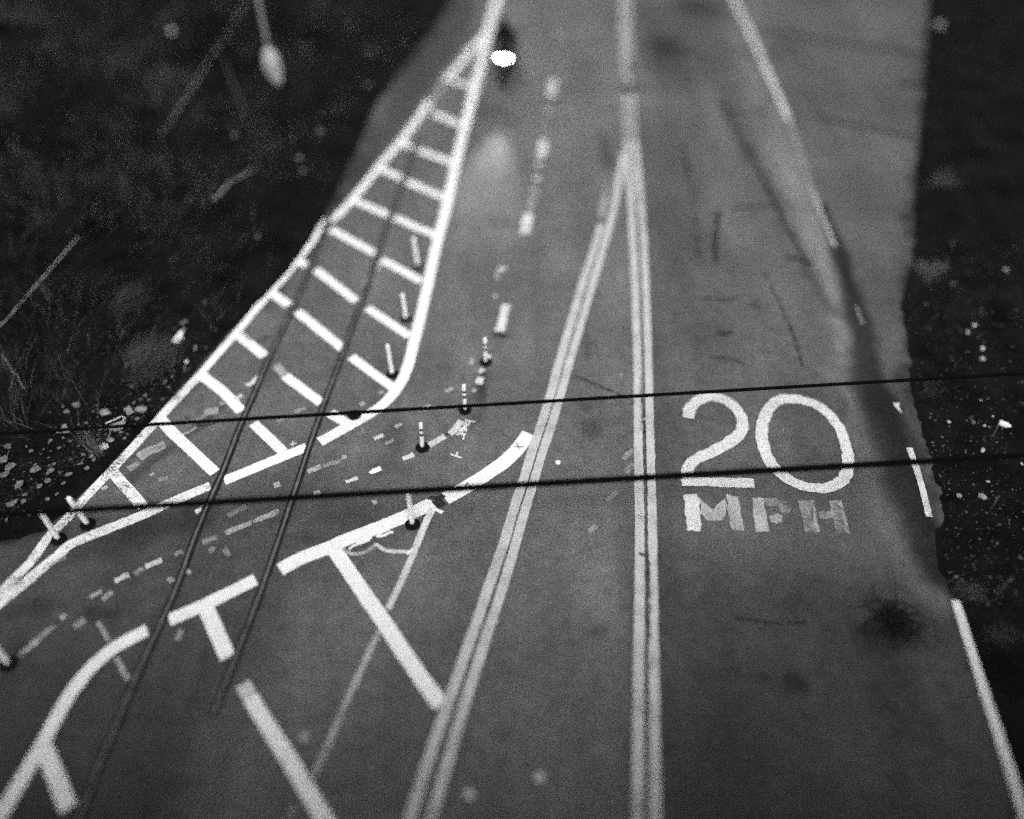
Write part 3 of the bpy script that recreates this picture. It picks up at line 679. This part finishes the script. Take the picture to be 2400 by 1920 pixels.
# ------------------------------------------------------------------ motorcycle and rider coming up the lane
def lamp_mat(st):
    m, t, b = mat_new('lit_lamp'); b.inputs['Base Color'].default_value = (.9, .9, .9, 1)
    b.inputs['Emission Color'].default_value = (1, 1, 1, 1); b.inputs['Emission Strength'].default_value = st; return m
LIT = lamp_mat(30)
bp_ = at(1180, 203); heading = math.atan2(-(at(1165, 330)[1] - at(1190, 160)[1]), -(at(1165, 330)[0] - at(1190, 160)[0])) + math.pi
hd = at(1150, 420) - at(1180, 203); rz = math.atan2(hd[1], hd[0]) - math.pi / 2
fw = np.array((math.cos(rz + math.pi / 2), math.sin(rz + math.pi / 2), 0))
bk = empty('motorcycle', bp_ - fw * .72, rz); tag(bk, 'dark motorcycle with its headlight blazing, coming down the lane', 'motorcycle')
for nm, y in (('front_wheel', .72), ('rear_wheel', -.70)):
    m = MB(); m.torus((0, y, .315), .25, .062); wv = m.build(nm, RUBBER, bk)
    m = MB(); m.torus((0, y, .315), .19, .016, n=24, m=8)
    for k in range(8):
        a = k * math.pi / 4; m.tube([(0, y, .315), (0, y + .19 * math.cos(a), .315 + .19 * math.sin(a))], .009, 6)
    m.tube([(-.06, y, .315), (.06, y, .315)], .035, 10); m.build('rim', BIKE, wv)
for s in (-1, 1):
    m = MB(); m.tube([(s * .09, .72, .315), (s * .09, .60, .62), (s * .09, .47, .92)], [.026, .026, .03], 10); m.build('fork_leg', BIKE, bk)
m = MB()
for i in range(9):
    a = R(20 + i * 15); b2 = R(35 + i * 15)
    for aa, bb in ((a, b2),):
        p1 = (.72 + .34 * math.cos(aa), .315 + .34 * math.sin(aa)); p2 = (.72 + .34 * math.cos(bb), .315 + .34 * math.sin(bb))
        m.add([(-.07, p1[0], p1[1]), (.07, p1[0], p1[1]), (.07, p2[0], p2[1]), (-.07, p2[0], p2[1]), (-.07, p1[0], p1[1] + .012), (.07, p1[0], p1[1] + .012), (.07, p2[0], p2[1] + .012), (-.07, p2[0], p2[1] + .012)],
              [(3, 2, 1, 0), (4, 5, 6, 7), (0, 1, 5, 4), (1, 2, 6, 5), (2, 3, 7, 6), (3, 0, 4, 7)])
m.build('mudguard', BIKE, bk)
m = MB(); m.ball((0, .12, .86), .2, (.72, 1.35, .62)); m.build('fuel_tank', BIKE, bk)
m = MB(); m.box((0, .05, .48), (.16, .24, .17)); m.box((0, .1, .68), (.12, .16, .06)); m.tube([(-.2, .12, .45), (.2, .12, .45)], .1, 14); m.build('engine', simple('engine_metal', .06, .4, .3, 10, .5), bk, False)
m = MB(); m.ball((0, -.36, .80), .2, (.75, 1.9, .38)); m.ball((0, -.75, .84), .12, (.8, 1.3, .5)); m.build('seat', LEATHER, bk)
m = MB(); m.tube([(0, .42, .9), (0, .1, .74), (0, -.45, .68), (0, -.70, .32)], [.035, .04, .04, .03], 8); m.build('frame', BIKE, bk)
m = MB(); m.tube([(.18, .2, .32), (.2, -.2, .28), (.2, -.85, .36)], [.03, .04, .05], 12); m.build('exhaust', CHROME, bk)
m = MB(); m.tube([(-.40, .30, 1.06), (-.28, .42, 1.06), (-.08, .47, 1.0), (.08, .47, 1.0), (.28, .42, 1.06), (.40, .30, 1.06)], .014, 8); hb_ = m.build('handlebar', BIKE, bk)
for s in (-1, 1):
    m = MB(); m.tube([(s * .30, .40, 1.06), (s * .36, .42, 1.2)], .007, 6); m.ball((s * .37, .41, 1.23), .06, (1.1, .3, .7)); m.build('mirror', BIKE, hb_)
m = MB(); m.lathe([(.05, -.1), (.11, -.03), (.12, .05), (.115, .06)], 20, Matrix.Translation((0, .58, .88)) @ Matrix.Rotation(R(-90), 4, 'X')); hl = m.build('headlight', BIKE, bk)
m = MB(); m.lathe([(.08, .0), (.07, .018), (.04, .03), (.01, .035)], 20, Matrix.Translation((0, .642, .88)) @ Matrix.Rotation(R(-90), 4, 'X')); m.build('lens', LIT, hl)
for s in (-1, 1):  # side lamps added only to widen the headlight's blurred glow
    T = Matrix.Translation((s * .165, .55, .87)) @ Matrix.Rotation(R(-90), 4, 'X')
    m = MB(); m.lathe([(.03, -.06), (.055, -.01), (.055, .03)], 14, T); a_ = m.build('glow_side_lamp', BIKE, bk)
    T = Matrix.Translation((s * .165, .582, .87)) @ Matrix.Rotation(R(-90), 4, 'X')
    m = MB(); m.lathe([(.042, .0), (.03, .012), (.01, .015)], 14, T); m.build('lens', LIT, a_)
m = MB()
for s in range(7):
    pass
vs = []; nf = []
for i in range(9):
    x = (i - 4) / 4
    for j in range(6):
        t = j / 5; vs.append((x * (.2 - .05 * t), .60 - x * x * .10 - t * .16, 1.0 + t * .32))
nf = [(i * 6 + j, (i + 1) * 6 + j, (i + 1) * 6 + j + 1, i * 6 + j + 1) for i in range(8) for j in range(5)]
m.add(vs, nf); ws = m.build('windscreen', BIKE, bk); md = ws.modifiers.new('t', 'SOLIDIFY'); md.thickness = .006
spot_l = bpy.data.lights.new('headlight_beam', 'SPOT'); spot_l.energy = 2300; spot_l.spot_size = R(26); spot_l.spot_blend = 1.0; spot_l.shadow_soft_size = .1
so = bpy.data.objects.new('headlight_beam', spot_l); C.objects.link(so); so.parent = bk; so.location = (0, 1.12, .86); so.rotation_euler = (R(90 - 7.5), 0, 0)

# rider
pr = empty('person', bp_ - fw * .72, rz); tag(pr, 'rider in dark jacket and full helmet astride the motorcycle', 'person')
J = [(0, -.30, .93), (0, -.26, 1.10), (0, -.19, 1.30), (0, -.13, 1.43), (0, -.08, 1.54),          # 0 pelvis .. 4 neck
     (-.19, -.15, 1.42), (-.34, .02, 1.20), (-.39, .24, 1.09), (.19, -.15, 1.42), (.34, .02, 1.20), (.39, .24, 1.09),
     (-.12, -.26, .90), (-.26, .16, .80), (-.22, -.08, .42), (-.22, .02, .30), (.12, -.26, .90), (.26, .16, .80), (.22, -.08, .42), (.22, .02, .30), (-.23, .14, .29), (.23, .14, .29), (0, -.04, 1.64)]
E = [(0, 1), (1, 2), (2, 3), (3, 4), (3, 5), (5, 6), (6, 7), (3, 8), (8, 9), (9, 10), (0, 11), (11, 12), (12, 13), (13, 14), (14, 19), (0, 15), (15, 16), (16, 17), (17, 18), (18, 20), (4, 21)]
RD = [(.19, .15), (.19, .15), (.22, .16), (.16, .12), .07, .11, .085, .055, .11, .085, .055, .10, .085, .06, .05, .10, .085, .06, .05, .04, .04, .075]
skin('body', J, E, RD, simple('dark_cloth', .010, .85, .3, 18), pr)
m = MB(); m.ball((0, -.02, 1.70), .14, (.92, 1.1, 1.05), 20, 14); hm = m.build('helmet', simple('helmet_shell', .012, .5, .1, 8, 0, .15), pr)
vs = []
for i in range(11):
    a = R(-58 + i * 11.6)
    for j in range(4):
        z = 1.655 + j * .035; r = .146 * (1 - ((z - 1.70) / .19) ** 2) ** .5
        vs.append((r * .95 * math.sin(a), -.02 + r * 1.13 * math.cos(a), z))
m = MB(); m.add(vs, [(i * 4 + j, (i + 1) * 4 + j, (i + 1) * 4 + j + 1, i * 4 + j + 1) for i in range(10) for j in range(3)]); vz = m.build('visor', BIKE, hm)
md = vz.modifiers.new('t', 'SOLIDIFY'); md.thickness = .004
for s in (-1, 1):
    Jg = [(s * .39, .25, 1.09), (s * .375, .30, 1.085), (s * .37, .325, 1.085)]; Eg = [(0, 1), (1, 2)]; Rg = [.036, .042, .036]
    for k in range(4):
        bx = s * (.335 + k * .024); b0 = len(Jg)
        ln = (.9, 1.0, .95, .75)[k]
        Jg += [(bx, .345, 1.088), (bx, .345 + .03 * ln, 1.065), (bx, .345 + .012 * ln, 1.035), (bx, .33, 1.028)]
        Eg += [(2, b0), (b0, b0 + 1), (b0 + 1, b0 + 2), (b0 + 2, b0 + 3)]; Rg += [.013, .012, .011, .009]
    b0 = len(Jg); Jg += [(s * .335, .31, 1.07), (s * .315, .325, 1.045), (s * .318, .345, 1.03)]; Eg += [(1, b0), (b0, b0 + 1), (b0 + 1, b0 + 2)]; Rg += [.015, .013, .01]
    skin('glove', Jg, Eg, Rg, LEATHER, pr, 1)

# ------------------------------------------------------------------ vegetation
def blades(name, X, Y, Z, length, lean, leandir, width, tint, mat, seg=3):
    n = len(X); ang = leandir; dx = np.cos(ang) * lean; dy = np.sin(ang) * lean
    sx = -np.sin(ang + rng.normal(0, .6, n)) * width; sy = np.cos(ang) * width
    v = np.zeros((n, (seg + 1) * 2, 3)); 
    for s in range(seg + 1):
        t = s / seg; k = t ** 1.7; wd = (1 - t) * .92 + .08
        cx = X + dx * length * k; cy = Y + dy * length * k; cz = Z + length * (t * np.sqrt(np.maximum(1 - lean ** 2 * .8, .05)) - .12 * t * t * lean)
        v[:, 2 * s, 0] = cx - sx * wd; v[:, 2 * s, 1] = cy - sy * wd; v[:, 2 * s, 2] = cz
        v[:, 2 * s + 1, 0] = cx + sx * wd; v[:, 2 * s + 1, 1] = cy + sy * wd; v[:, 2 * s + 1, 2] = cz
    m2 = (seg + 1) * 2; base = np.arange(n)[:, None] * m2
    f = np.concatenate([base + np.array([2 * s, 2 * s + 1, 2 * s + 3, 2 * s + 2])[None] for s in range(seg)], 0)
    me = fast_quads(name, v.reshape(-1, 3), f)
    a = me.attributes.new('tint', 'FLOAT', 'POINT'); tv = np.repeat(tint, m2)
    if len(me.vertices) == len(tv): a.data.foreach_set('value', tv.astype(np.float32))
    return link(name, me, mat)
# scrub grass on the left bank
N = 120000
X = rng.uniform(-27, 2, N); Y = rng.uniform(7, 38, N); sl = sdist(PL, X, Y)
dens = vnoise(X, Y, .8, 21) * .6 + vnoise(X, Y, 2.6, 22) * .4
keep = (sl > .1) & (rng.random(N) < np.clip((sl - .1) / 1.6, .03, 1) * np.clip((dens - .22) * 2.0, .05, 1)); X, Y, sl, dens = X[keep], Y[keep], sl[keep], dens[keep]
n = len(X); tall = np.clip(sl / 5, .25, 1)
ln = rng.uniform(.12, .62, n) * tall * (.5 + dens)
dirf = R(55) + (vnoise(X, Y, .5, 23) - .5) * 3.2 + rng.normal(0, .5, n)
tint = np.clip(rng.random(n) ** 4 * .5 + np.clip(vnoise(X, Y, .7, 24) + (vnoise(X, Y, 2.3, 25) - .5) * 1.2 - .5, 0, 1) * 3.2 * rng.random(n), 0, 2)
g1 = blades('grass', X, Y, gh(X, Y) - .01, ln, np.clip(rng.normal(.65, .2, n), .1, .97), dirf, rng.uniform(.004, .012, n), tint, GRASS)
tag(g1, 'dark tangled grass covering the bank left of the road', 'grass', kind='stuff')
N = 20000
X = rng.uniform(-22, 0, N); Y = rng.uniform(8, 30, N); sl = sdist(PL, X, Y); dn = vnoise(X, Y, .9, 26) * .6 + vnoise(X, Y, 3, 27) * .4
keep = (sl > .35) & (rng.random(N) < np.clip((dn - .36) * 3.2, .03, 1)); X, Y, dn = X[keep], Y[keep], dn[keep]; n = len(X)
g3 = blades('dry_grass', X, Y, gh(X, Y), rng.uniform(.3, .95, n), np.clip(rng.normal(.85, .12, n), .4, .99), R(60) + (vnoise(X, Y, .6, 28) - .5) * 5 + rng.normal(0, .7, n), rng.uniform(.002, .0045, n), np.clip(rng.random(n) ** 2 * .9, 0, 1), STRAW, 5)
tag(g3, 'thin pale dry strands tangled through the dark grass of the left bank', 'dry grass', kind='stuff')
N = 26000
X = rng.uniform(4, 17, N); Y = rng.uniform(2, 38, N); sr = sdist(PR, X, Y); dens = vnoise(X, Y, 1.0, 31) * .6 + vnoise(X, Y, 3, 32) * .4
keep = (sr > .08) & (rng.random(N) < np.clip((dens - .38) * 3, .02, 1)); X, Y = X[keep], Y[keep]; n = len(X)
g2 = blades('grass', X, Y, gh(X, Y) - .01, rng.uniform(.05, .22, n), np.clip(rng.normal(.7, .2, n), .1, .97), rng.uniform(0, 6.28, n), rng.uniform(.004, .010, n), np.clip(rng.random(n) ** 2 * .8, 0, 1), GRASS, 2)
tag(g2, 'sparse low weeds on the dirt verge right of the road', 'grass', kind='stuff')
def tussock(px, py, rad, n, ln, dirn, spread, label, hi=1.0):
    c = on(px, py); k = 5; cs = rng.normal(0, .2, (k, 2)) * rad; cd = dirn + rng.normal(0, spread * .5, k); i = rng.integers(0, k, n)
    X = c[0] + cs[i, 0] + rng.normal(0, rad * .22, n); Y = c[1] + cs[i, 1] + rng.normal(0, rad * .16, n)
    o = blades('grass_tussock', X - c[0], Y - c[1], gh(X, Y) - c[2] - .01, rng.uniform(.35, 1.1, n) * ln, np.clip(rng.normal(.86, .13, n), .3, .99), cd[i] + rng.normal(0, .32, n), rng.uniform(.002, .005, n), np.clip(rng.random(n) ** 1.8 * hi, 0, 1), STRAW, 4)
    o.location = tuple(map(float, c)); tag(o, label, 'grass clump', 'pale dry grass clumps'); return o
tussock(345, 862, .8, 1500, .7, R(80), 1.6, 'big pale straw clump on the left bank by the white carton', .6)
tussock(300, 715, .6, 1100, .6, R(60), .8, 'blurred pale grass hump high on the left bank', .35)
tussock(232, 1062, .25, 140, .7, R(135), .35, 'small combed straw tuft below the pale paper triangle', .8)
tussock(2215, 425, .7, 600, .35, R(120), 2.5, 'grey weed mat beside the far right shoulder edge', .55)
tussock(2180, 640, .6, 500, .32, R(100), 2.5, 'blurred pale weed patch at the right shoulder edge, nearer one', .75)
tussock(2185, 920, .5, 220, .2, R(-40), 2.5, 'thin grey weeds at the tip of the right shoulder', .45)
tussock(2255, 1375, .5, 420, .3, R(-60), 1.6, 'pale weeds beside the start of the nearest edge line', .6)
tussock(2330, 1480, .5, 260, .3, R(-60), 1.4, 'faint weeds right of the nearest edge line', .45)
# sticks and stems
def stick(a, b, r, label, lift=(.06, .1), name='stick', mat=WOOD, group=None, kink=.04):
    A, B = on(*a), on(*b); A[2] += lift[0]; B[2] += lift[1]; pts = []
    for s in np.linspace(0, 1, 9):
        q = A + (B - A) * s; q = q + np.array((rng.normal(0, kink * .3), rng.normal(0, kink * .3), 0)) * (0 < s < 1)
        q[2] = max(q[2], float(gh(np.array([q[0]]), np.array([q[1]]))[0]) + r); pts.append(q - A)
    m = MB(); m.tube(pts, list(np.linspace(r, r * .7, 9)), 8); o = m.build(name, mat); o.location = tuple(map(float, A)); tag(o, label, 'stick', group); return o
stick((-12, 788), (190, 566), .017, 'straight thin pale stick at the left edge of the photo', (.05, .15), kink=.01, mat=STONE)
stick((378, 322), (612, -8), .02, 'long pale pole lying across the far left bank', (.03, .4), kink=.02)
stick((500, 470), (596, 404), .035, 'short faint branch in the middle of the left bank', (.03, .05))
stick((5, 830), (60, 915), .012, 'crooked twig near the left edge below the straight stick', (.02, .03), kink=.06)
stick((575, 275), (520, 130), .03, 'dim branch beside the long pale pole', (.02, .05), kink=.08, mat=simple('dark_wood', .07))
for q, lb in [((2318, 1034), 'thin pale stem standing by the bright white bottle on the right verge'), ((2318, 1198), 'thin pale stem below the twin cables on the right verge'), ((2320, 1415), 'tall blurred stem at the right verge beside the deep shade')]:
    B = on(*q); m = MB(); h = .5 if q[1] < 1300 else .95
    m.tube([(0, 0, -.02), (.005, .01, h * .5), (-.02, .0, h)], [.016, .013, .008], 8); o = m.build('dry_stem', simple('stem', .09, .9)); o.location = tuple(map(float, B)); tag(o, lb, 'dry stem', 'dry stems on the right verge')
# dead weed fallen on the asphalt
c = on(2095, 1462); m = MB(); r2 = np.random.default_rng(3)
for k in range(75):
    a0 = r2.uniform(0, 6.28); ln = r2.uniform(.25, .75); cu = r2.uniform(-1.6, 1.6); hz = r2.uniform(.05, .32); pts = []
    st = r2.normal(0, .10, 2)
    for t in np.linspace(0, 1, 6):
        an = a0 + cu * t; pts.append((st[0] + math.cos(an) * ln * t, st[1] + math.sin(an) * ln * t * .8, .02 + hz * math.sin(math.pi * min(1, t * 1.05)) ))
    m.tube(pts, [.012, .010, .009, .007, .006, .004], 5)
m.tube([(0, 0, .03), (.12, .35, .12), (.17, .75, .2), (.20, 1.05, .16)], [.014, .012, .01, .006], 6)
o = m.build('dead_weed', simple('dark_twig', .012, .9)); o.location = tuple(map(float, c)); tag(o, 'dark tangled dead weed lying on the right lane below the letters MPH', 'weed')
# marker post with rag
B = on(650, 208); m = MB(); m.tube([(0, 0, -.1), (0, 0, 1.2), (.02, .02, 3.6)], [.055, .055, .05], 12); o = m.build('marker_post', WOOD); o.location = tuple(map(float, B)); tag(o, 'pale wooden post rising out of the far left bank', 'post')
def crumple(name, c, sc, mat, label, cat, seed, rz=0, nz=.35, n=3, group=None):
    import bmesh
    bm = bmesh.new(); bmesh.ops.create_icosphere(bm, subdivisions=n, radius=1); r2 = np.random.default_rng(seed)
    dirs = r2.normal(size=(14, 3)); dirs /= np.linalg.norm(dirs, axis=1)[:, None]; off = r2.uniform(.55, 1.0, 14)
    for v in bm.verts:
        q = np.array(v.co); k = min([1] + [off[i] / max(1e-3, q @ dirs[i]) for i in range(14) if q @ dirs[i] > .2])
        q = q * (k * (1 - nz * .3) + r2.normal(0, .03)); v.co = (q[0] * sc[0], q[1] * sc[1], max(q[2], -.5) * sc[2] + sc[2] * .45)
    me = bpy.data.meshes.new(name); bm.to_mesh(me); bm.free(); o = link(name, me, mat); o.location = tuple(map(float, c)); o.rotation_euler = (0, 0, rz); tag(o, label, cat, group); return o
rg = crumple('plastic_sheet', (0, 0, 0), (.33, .2, .8), simple('film', .42, .6, .3, 3), 'white plastic sheet snagged round the pale post at the top left', 'plastic sheet', 5)
pb = np.array(B); rg.location = (pb[0], pb[1] - .05, pb[2] + .25)
# litter
def sheet_piece(name, px, py, w_, l_, rz, mat, label, cat, group=None, tri=False, fold=.35):
    c = on(px, py); n = 7; vs = []; fs = []
    for i in range(n):
        for j in range(n):
            u, v = i / (n - 1) - .5, j / (n - 1) - .5
            if tri: u = u * (.5 - v) * 1.0
            vs.append((u * w_ + rng.normal(0, .004), v * l_ + rng.normal(0, .004), .03 + abs(u) * fold * w_ + .03 * math.sin(v * 7) + rng.normal(0, .006)))
    fs = [(i * n + j, (i + 1) * n + j, (i + 1) * n + j + 1, i * n + j + 1) for i in range(n - 1) for j in range(n - 1)]
    o = link(name, mesh(name, vs, fs), mat); o.location = tuple(map(float, c)); o.rotation_euler = (rng.normal(0, .1), rng.normal(0, .1), rz)
    md = o.modifiers.new('t', 'SOLIDIFY'); md.thickness = .003; tag(o, label, cat, group); return o
def carton(px, py, s, rz, label):
    c = on(px, py); m = MB(); m.box((0, 0, s[2] / 2), (s[0] / 2, s[1] / 2, s[2] / 2), taper=.9); o = m.build('carton', LITTER, None, False); o.location = tuple(map(float, c)); o.rotation_euler = (.15, .1, rz)
    f = MB(); f.box((0, s[1] * .62, s[2] * .7), (s[0] * .4, s[1] * .16, .004), Matrix.Rotation(.25, 4, 'X')); f.build('flap', LITTER, o, False); tag(o, label, 'carton'); return o
carton(417, 797, (.15, .26, .07), R(-28), 'bright white torn carton lying in the grass of the left bank')
sheet_piece('paper_scrap', 431, 776, .08, .12, R(-50), LITTER_G, 'small white scrap just above the torn carton', 'paper scrap')
sheet_piece('paper_scrap', 432, 758, .06, .15, R(-70), LITTER_G, 'thin dim scrap farther above the torn carton', 'paper scrap')
sheet_piece('paper_scrap', 404, 823, .08, .08, R(10), LITTER_G, 'small grey scrap just below the torn carton', 'paper scrap')
crumple('paper_scrap', on(437, 850), (.06, .06, .05), LITTER, 'round white wad near the outer line, right of the straw clump', 'paper scrap', 8)
sheet_piece('paper_scrap', 459, 818, .06, .12, R(-20), LITTER_G, 'grey scrap leaning by the outer line above the white wad', 'paper scrap')
crumple('plastic_bag', on(276, 1002), (.22, .14, .09), LITTER_G, 'crumpled translucent bag just under the upper wire at the outer line', 'plastic bag', 11, .6)
for q in [((250, 998), (288, 981), (297, 985), (283, 997)),]:
    pts = [on(*a, lift=.07) for a in q]; m = MB(); m.tube([p - pts[0] for p in pts], .012, 8); o = m.build('plastic_strap', LITTER); o.location = tuple(map(float, pts[0])); tag(o, 'white bent plastic strap looping above the crumpled bag', 'strap')
pts = [on(*a, lift=.05) for a in ((247, 1012), (258, 1004), (262, 1012), (259, 1022), (256, 1028), (263, 1030))]; m = MB(); m.tube([p - pts[0] for p in pts], .01, 8); o = m.build('plastic_strap', LITTER_G); o.location = tuple(map(float, pts[0])); tag(o, 'thin curled strap hanging below the crumpled bag', 'strap')
crumple('paper_scrap', on(261, 1033), (.1, .07, .05), LITTER_G, 'dull pale lump below the curled strap', 'paper scrap', 12)
sheet_piece('paper_scrap', 244, 1051, .16, .14, R(30), LITTER, 'bright white torn paper below the dull lump', 'paper scrap')
sheet_piece('paper_scrap', 248, 1047, .09, .10, R(-10), LITTER, 'second bright torn paper overlapping the first one', 'paper scrap')
sheet_piece('paper_triangle', 153, 1006, .30, .24, R(0), LITTER_G, 'pale triangular paper under the upper wire at the far left', 'paper', tri=True, fold=.1)
sheet_piece('paper_scrap', 303, 965, .13, .24, R(42), LITTER_G, 'large pale leaf shaped scrap above the upper wire by the outer line', 'paper scrap')
crumple('paper_scrap', on(331, 960), (.15, .09, .05), LITTER_G, 'speckled pale rag touching the outer line above the upper wire', 'paper scrap', 14)
crumple('paper_scrap', on(245, 968), (.17, .10, .05), LITTER_G, 'dull crinkled wrapper left of the pale leaf shaped scrap', 'paper scrap', 15)
for px, py, s, lb in [(404, 76, (.18, .3, .1), 'large blurred white bag on the far left bank'), (551, 318, (.13, .1, .07), 'blurred white lump near the foot of the marker post'), (751, 312, (.14, .13, .08), 'blurred white lump close to the far road edge'),
                      (702, 372, (.12, .11, .06), 'dim blurred lump below the white lump at the road edge'), (709, 402, (.08, .08, .05), 'smallest blurred lump near the road edge'), (445, 470, (.07, .05, .04), 'tiny pale lump in the middle of the left bank'),
                      (605, 556, (.07, .07, .04), 'pale lump beside the upper outer line'), (480, 710, (.06, .06, .04), 'tiny pale lump left of the outer line'), (872, 125, (.12, .1, .06), 'faint lump left of the far asphalt strip'), (862, 202, (.12, .1, .06), 'second faint lump left of the far asphalt strip')]:
    crumple('litter', on(px, py), s, LITTER_D if s[0] < .17 else LITTER_G, lb, 'litter', int(px), group='litter on the left bank')
m = MB(); m.lathe([(.03, -.12), (.06, -.115), (.065, -.02), (.06, .05), (.03, .09), (.024, .115)], 18, Matrix.Rotation(R(90), 4, 'X')); o = m.build('plastic_bottle', LITTER); c = on(2352, 1000, .065); o.location = tuple(map(float, c)); o.rotation_euler = (0, 0, R(62)); tag(o, 'bright white plastic bottle lying on the right verge', 'bottle')
rk = [(2357, 634, .06, .6, 'small bright stone far up the right verge'), (2201, 62, .17, .28, 'blurred pale stone at the top of the right verge'), (2283, 764, .055, .7, 'bright stone, uppermost of the trio on the right verge'), (2268, 780, .06, .4, 'dim stone, left of the trio on the right verge'),
      (2302, 818, .055, .7, 'middle stone of the row above the upper wire on the right'), (2303, 843, .06, .6, 'lower stone of the row above the upper wire on the right'), (2303, 1056, .06, .6, 'pale stone just above the twin cables on the right verge'), (2225, 990, .035, .6, 'tiny pale stone near the shoulder tip'),
      (2301, 1166, .09, .35, 'largest grey stone below the twin cables'), (2247, 1163, .06, .3, 'grey stone below the twin cables, nearer the road'), (2316, 1130, .04, .4, 'tiny stone near the twig below the twin cables'), (2393, 1072, .04, .6, 'small stone against the right photo edge'),
      (2326, 977, .03, .6, 'tiny bright stone left above the bottle'), (2298, 938, .025, .6, 'tiny bright stone farther above the bottle'), (2307, 999, .04, .4, 'dull stone left of the bottle'), (2280, 990, .06, .2, 'flat dark stone left of the bottle'), (2394, 1088, .035, .5, 'second small stone against the right photo edge')]
for i, (px, py, s, g, lb) in enumerate(rk):
    o = crumple('stone', on(px, py), (s * 1.3, s, s * .7), simple('stone_grey', g * .75, .85, .25, 25), lb, 'stone', i + 40, rng.uniform(0, 3), .2, 2, 'stones on the right verge')
# pale dead leaves along the foot of the left bank
def leaf_mesh(k):
    r2 = np.random.default_rng(k); n = 9; vs = []; cur = r2.uniform(.2, .9); tw = r2.uniform(-.6, .6)
    for i in range(n):
        t = i / (n - 1); w0 = (math.sin(math.pi * t ** .8) * .42 + .02) * (1 + .18 * math.sin(i * 2.4 + k))
        for s in (-1, 0, 1): vs.append((s * w0, t - .5, .25 * cur * s * s * w0 * 2 + .3 * tw * s * w0 * (t - .5) + .35 * (t - .5) ** 2 * cur + r2.normal(0, .015)))
    fs = [(i * 3 + s, i * 3 + s + 1, i * 3 + s + 4, i * 3 + s + 3) for i in range(n - 1) for s in range(2)]
    return mesh('leaf', vs, fs, True)
LM = [leaf_mesh(k) for k in range(6)]
for me in LM: me.materials.append(LEAF)
spots_l = [(28, 1098, .24), (15, 1115, .2), (10, 1080, .2), (85, 1103, .22), (121, 1110, .2), (38, 1182, .18), (57, 1177, .12), (160, 1115, .12), (190, 1090, .14), (196, 1080, .1), (113, 1130, .14), (166, 1115, .12), (112, 1172, .1), (48, 1140, .22), (25, 1185, .16), (60, 1162, .1), (95, 1142, .12), (180, 953, .18), (158, 968, .14), (185, 955, .12), (120, 1035, .1), (140, 1052, .1), (336, 968, .1), (322, 985, .1), (215, 1073, .1), (222, 1080, .1), (300, 1020, .08), (285, 1015, .1), (293, 1030, .08), (318, 998, .07), (232, 1034, .09), (236, 1005, .12), (390, 895, .08), (405, 885, .08), (340, 930, .09), (310, 910, .1), (395, 910, .1), (350, 940, .08), (196, 1068, .1), (150, 1135, .1), (20, 1050, .15), (75, 1060, .1), (70, 1210, .1), (18, 1220, .1), (45, 1205, .08), (135, 1160, .09), (128, 1090, .09), (205, 1100, .1)]
for k in range(70):
    t = rng.random(); px = 20 + 420 * t; py = 1175 - 300 * t - rng.gamma(2, 22); spots_l.append((px, py, rng.uniform(.025, .07)))
for i, (px, py, s) in enumerate(spots_l):
    o = bpy.data.objects.new('fallen_leaf', LM[i % 6]); C.objects.link(o); c = on(px, py, .02 + s * .08); o.location = tuple(map(float, c)); o.scale = (s, s, s); o.rotation_euler = (rng.normal(0, .25), rng.normal(0, .25), rng.uniform(0, 6.28))
    tag(o, 'pale dead leaf on the dark dirt along the outer white line', 'leaf', 'fallen leaves along the left verge')
# grit: uncountable
def grit(name, X, Y, size, label, mat):
    n = len(X); ico = np.array([(1, 0, 0), (-1, 0, 0), (0, 1, 0), (0, -1, 0), (0, 0, 1), (0, 0, -1)], float); fc = [(0, 2, 4), (2, 1, 4), (1, 3, 4), (3, 0, 4), (2, 0, 5), (1, 2, 5), (3, 1, 5), (0, 3, 5)]
    v = (ico[None] * (1 + rng.normal(0, .25, (n, 6, 1)))) * size[:, None, None] * np.array((1, 1, .6)); v[:, :, 0] += X[:, None]; v[:, :, 1] += Y[:, None]; v[:, :, 2] += (gh(X, Y) + size * .3)[:, None]
    f = (np.array(fc)[None] + np.arange(n)[:, None, None] * 6).reshape(-1, 3)
    o = link(name, mesh(name, v.reshape(-1, 3), f), mat); tag(o, label, 'gravel', kind='stuff'); return o
P = np.array([on(rng.uniform(2100, 2420), rng.uniform(560, 1420))[:2] for _ in range(1500)]); P = P[sdist(PR, P[:, 0], P[:, 1]) > .1]
grit('gravel', P[:, 0], P[:, 1], rng.gamma(2, .005, len(P)) + .003, 'scattered grit on the right dirt verge', simple('grit', .085, .9, .9, 3))
P = []
for k in range(1500):
    t = rng.random(); P.append(on(0 + 560 * t, 1225 - 395 * t - rng.gamma(1.5, 28))[:2])
P = np.array(P); P = P[sdist(PL, P[:, 0], P[:, 1]) > .02]
grit('gravel', P[:, 0], P[:, 1], rng.gamma(2, .0045, len(P)) + .003, 'grit and leaf crumbs along the outer white line', simple('crumbs', .05, .9, .9, 3))
# raised pavement markers
for px, py, r, g, lb in [(1307.5, 1084, .055, .8, 'bright white round marker between the two centre lines'), (1100, 1862, .09, .4, 'pale round marker near the bottom, left of the other'), (1264, 1822, .09, .4, 'pale round marker near the bottom, right of the other'), (712, 1728, .085, .28, 'faint round marker left of the guide line at the bottom'), (1456, 880, .03, .5, 'tiny white marker left of the digit 2')]:
    c = at(px, py); m = MB(); m.lathe([(r, .002), (r, .008), (r * .8, .016), (r * .3, .021)], 20); o = m.build('pavement_marker', simple('ceramic', g, .5, .05)); o.location = tuple(map(float, c)); tag(o, lb, 'road marker', 'round pavement markers')
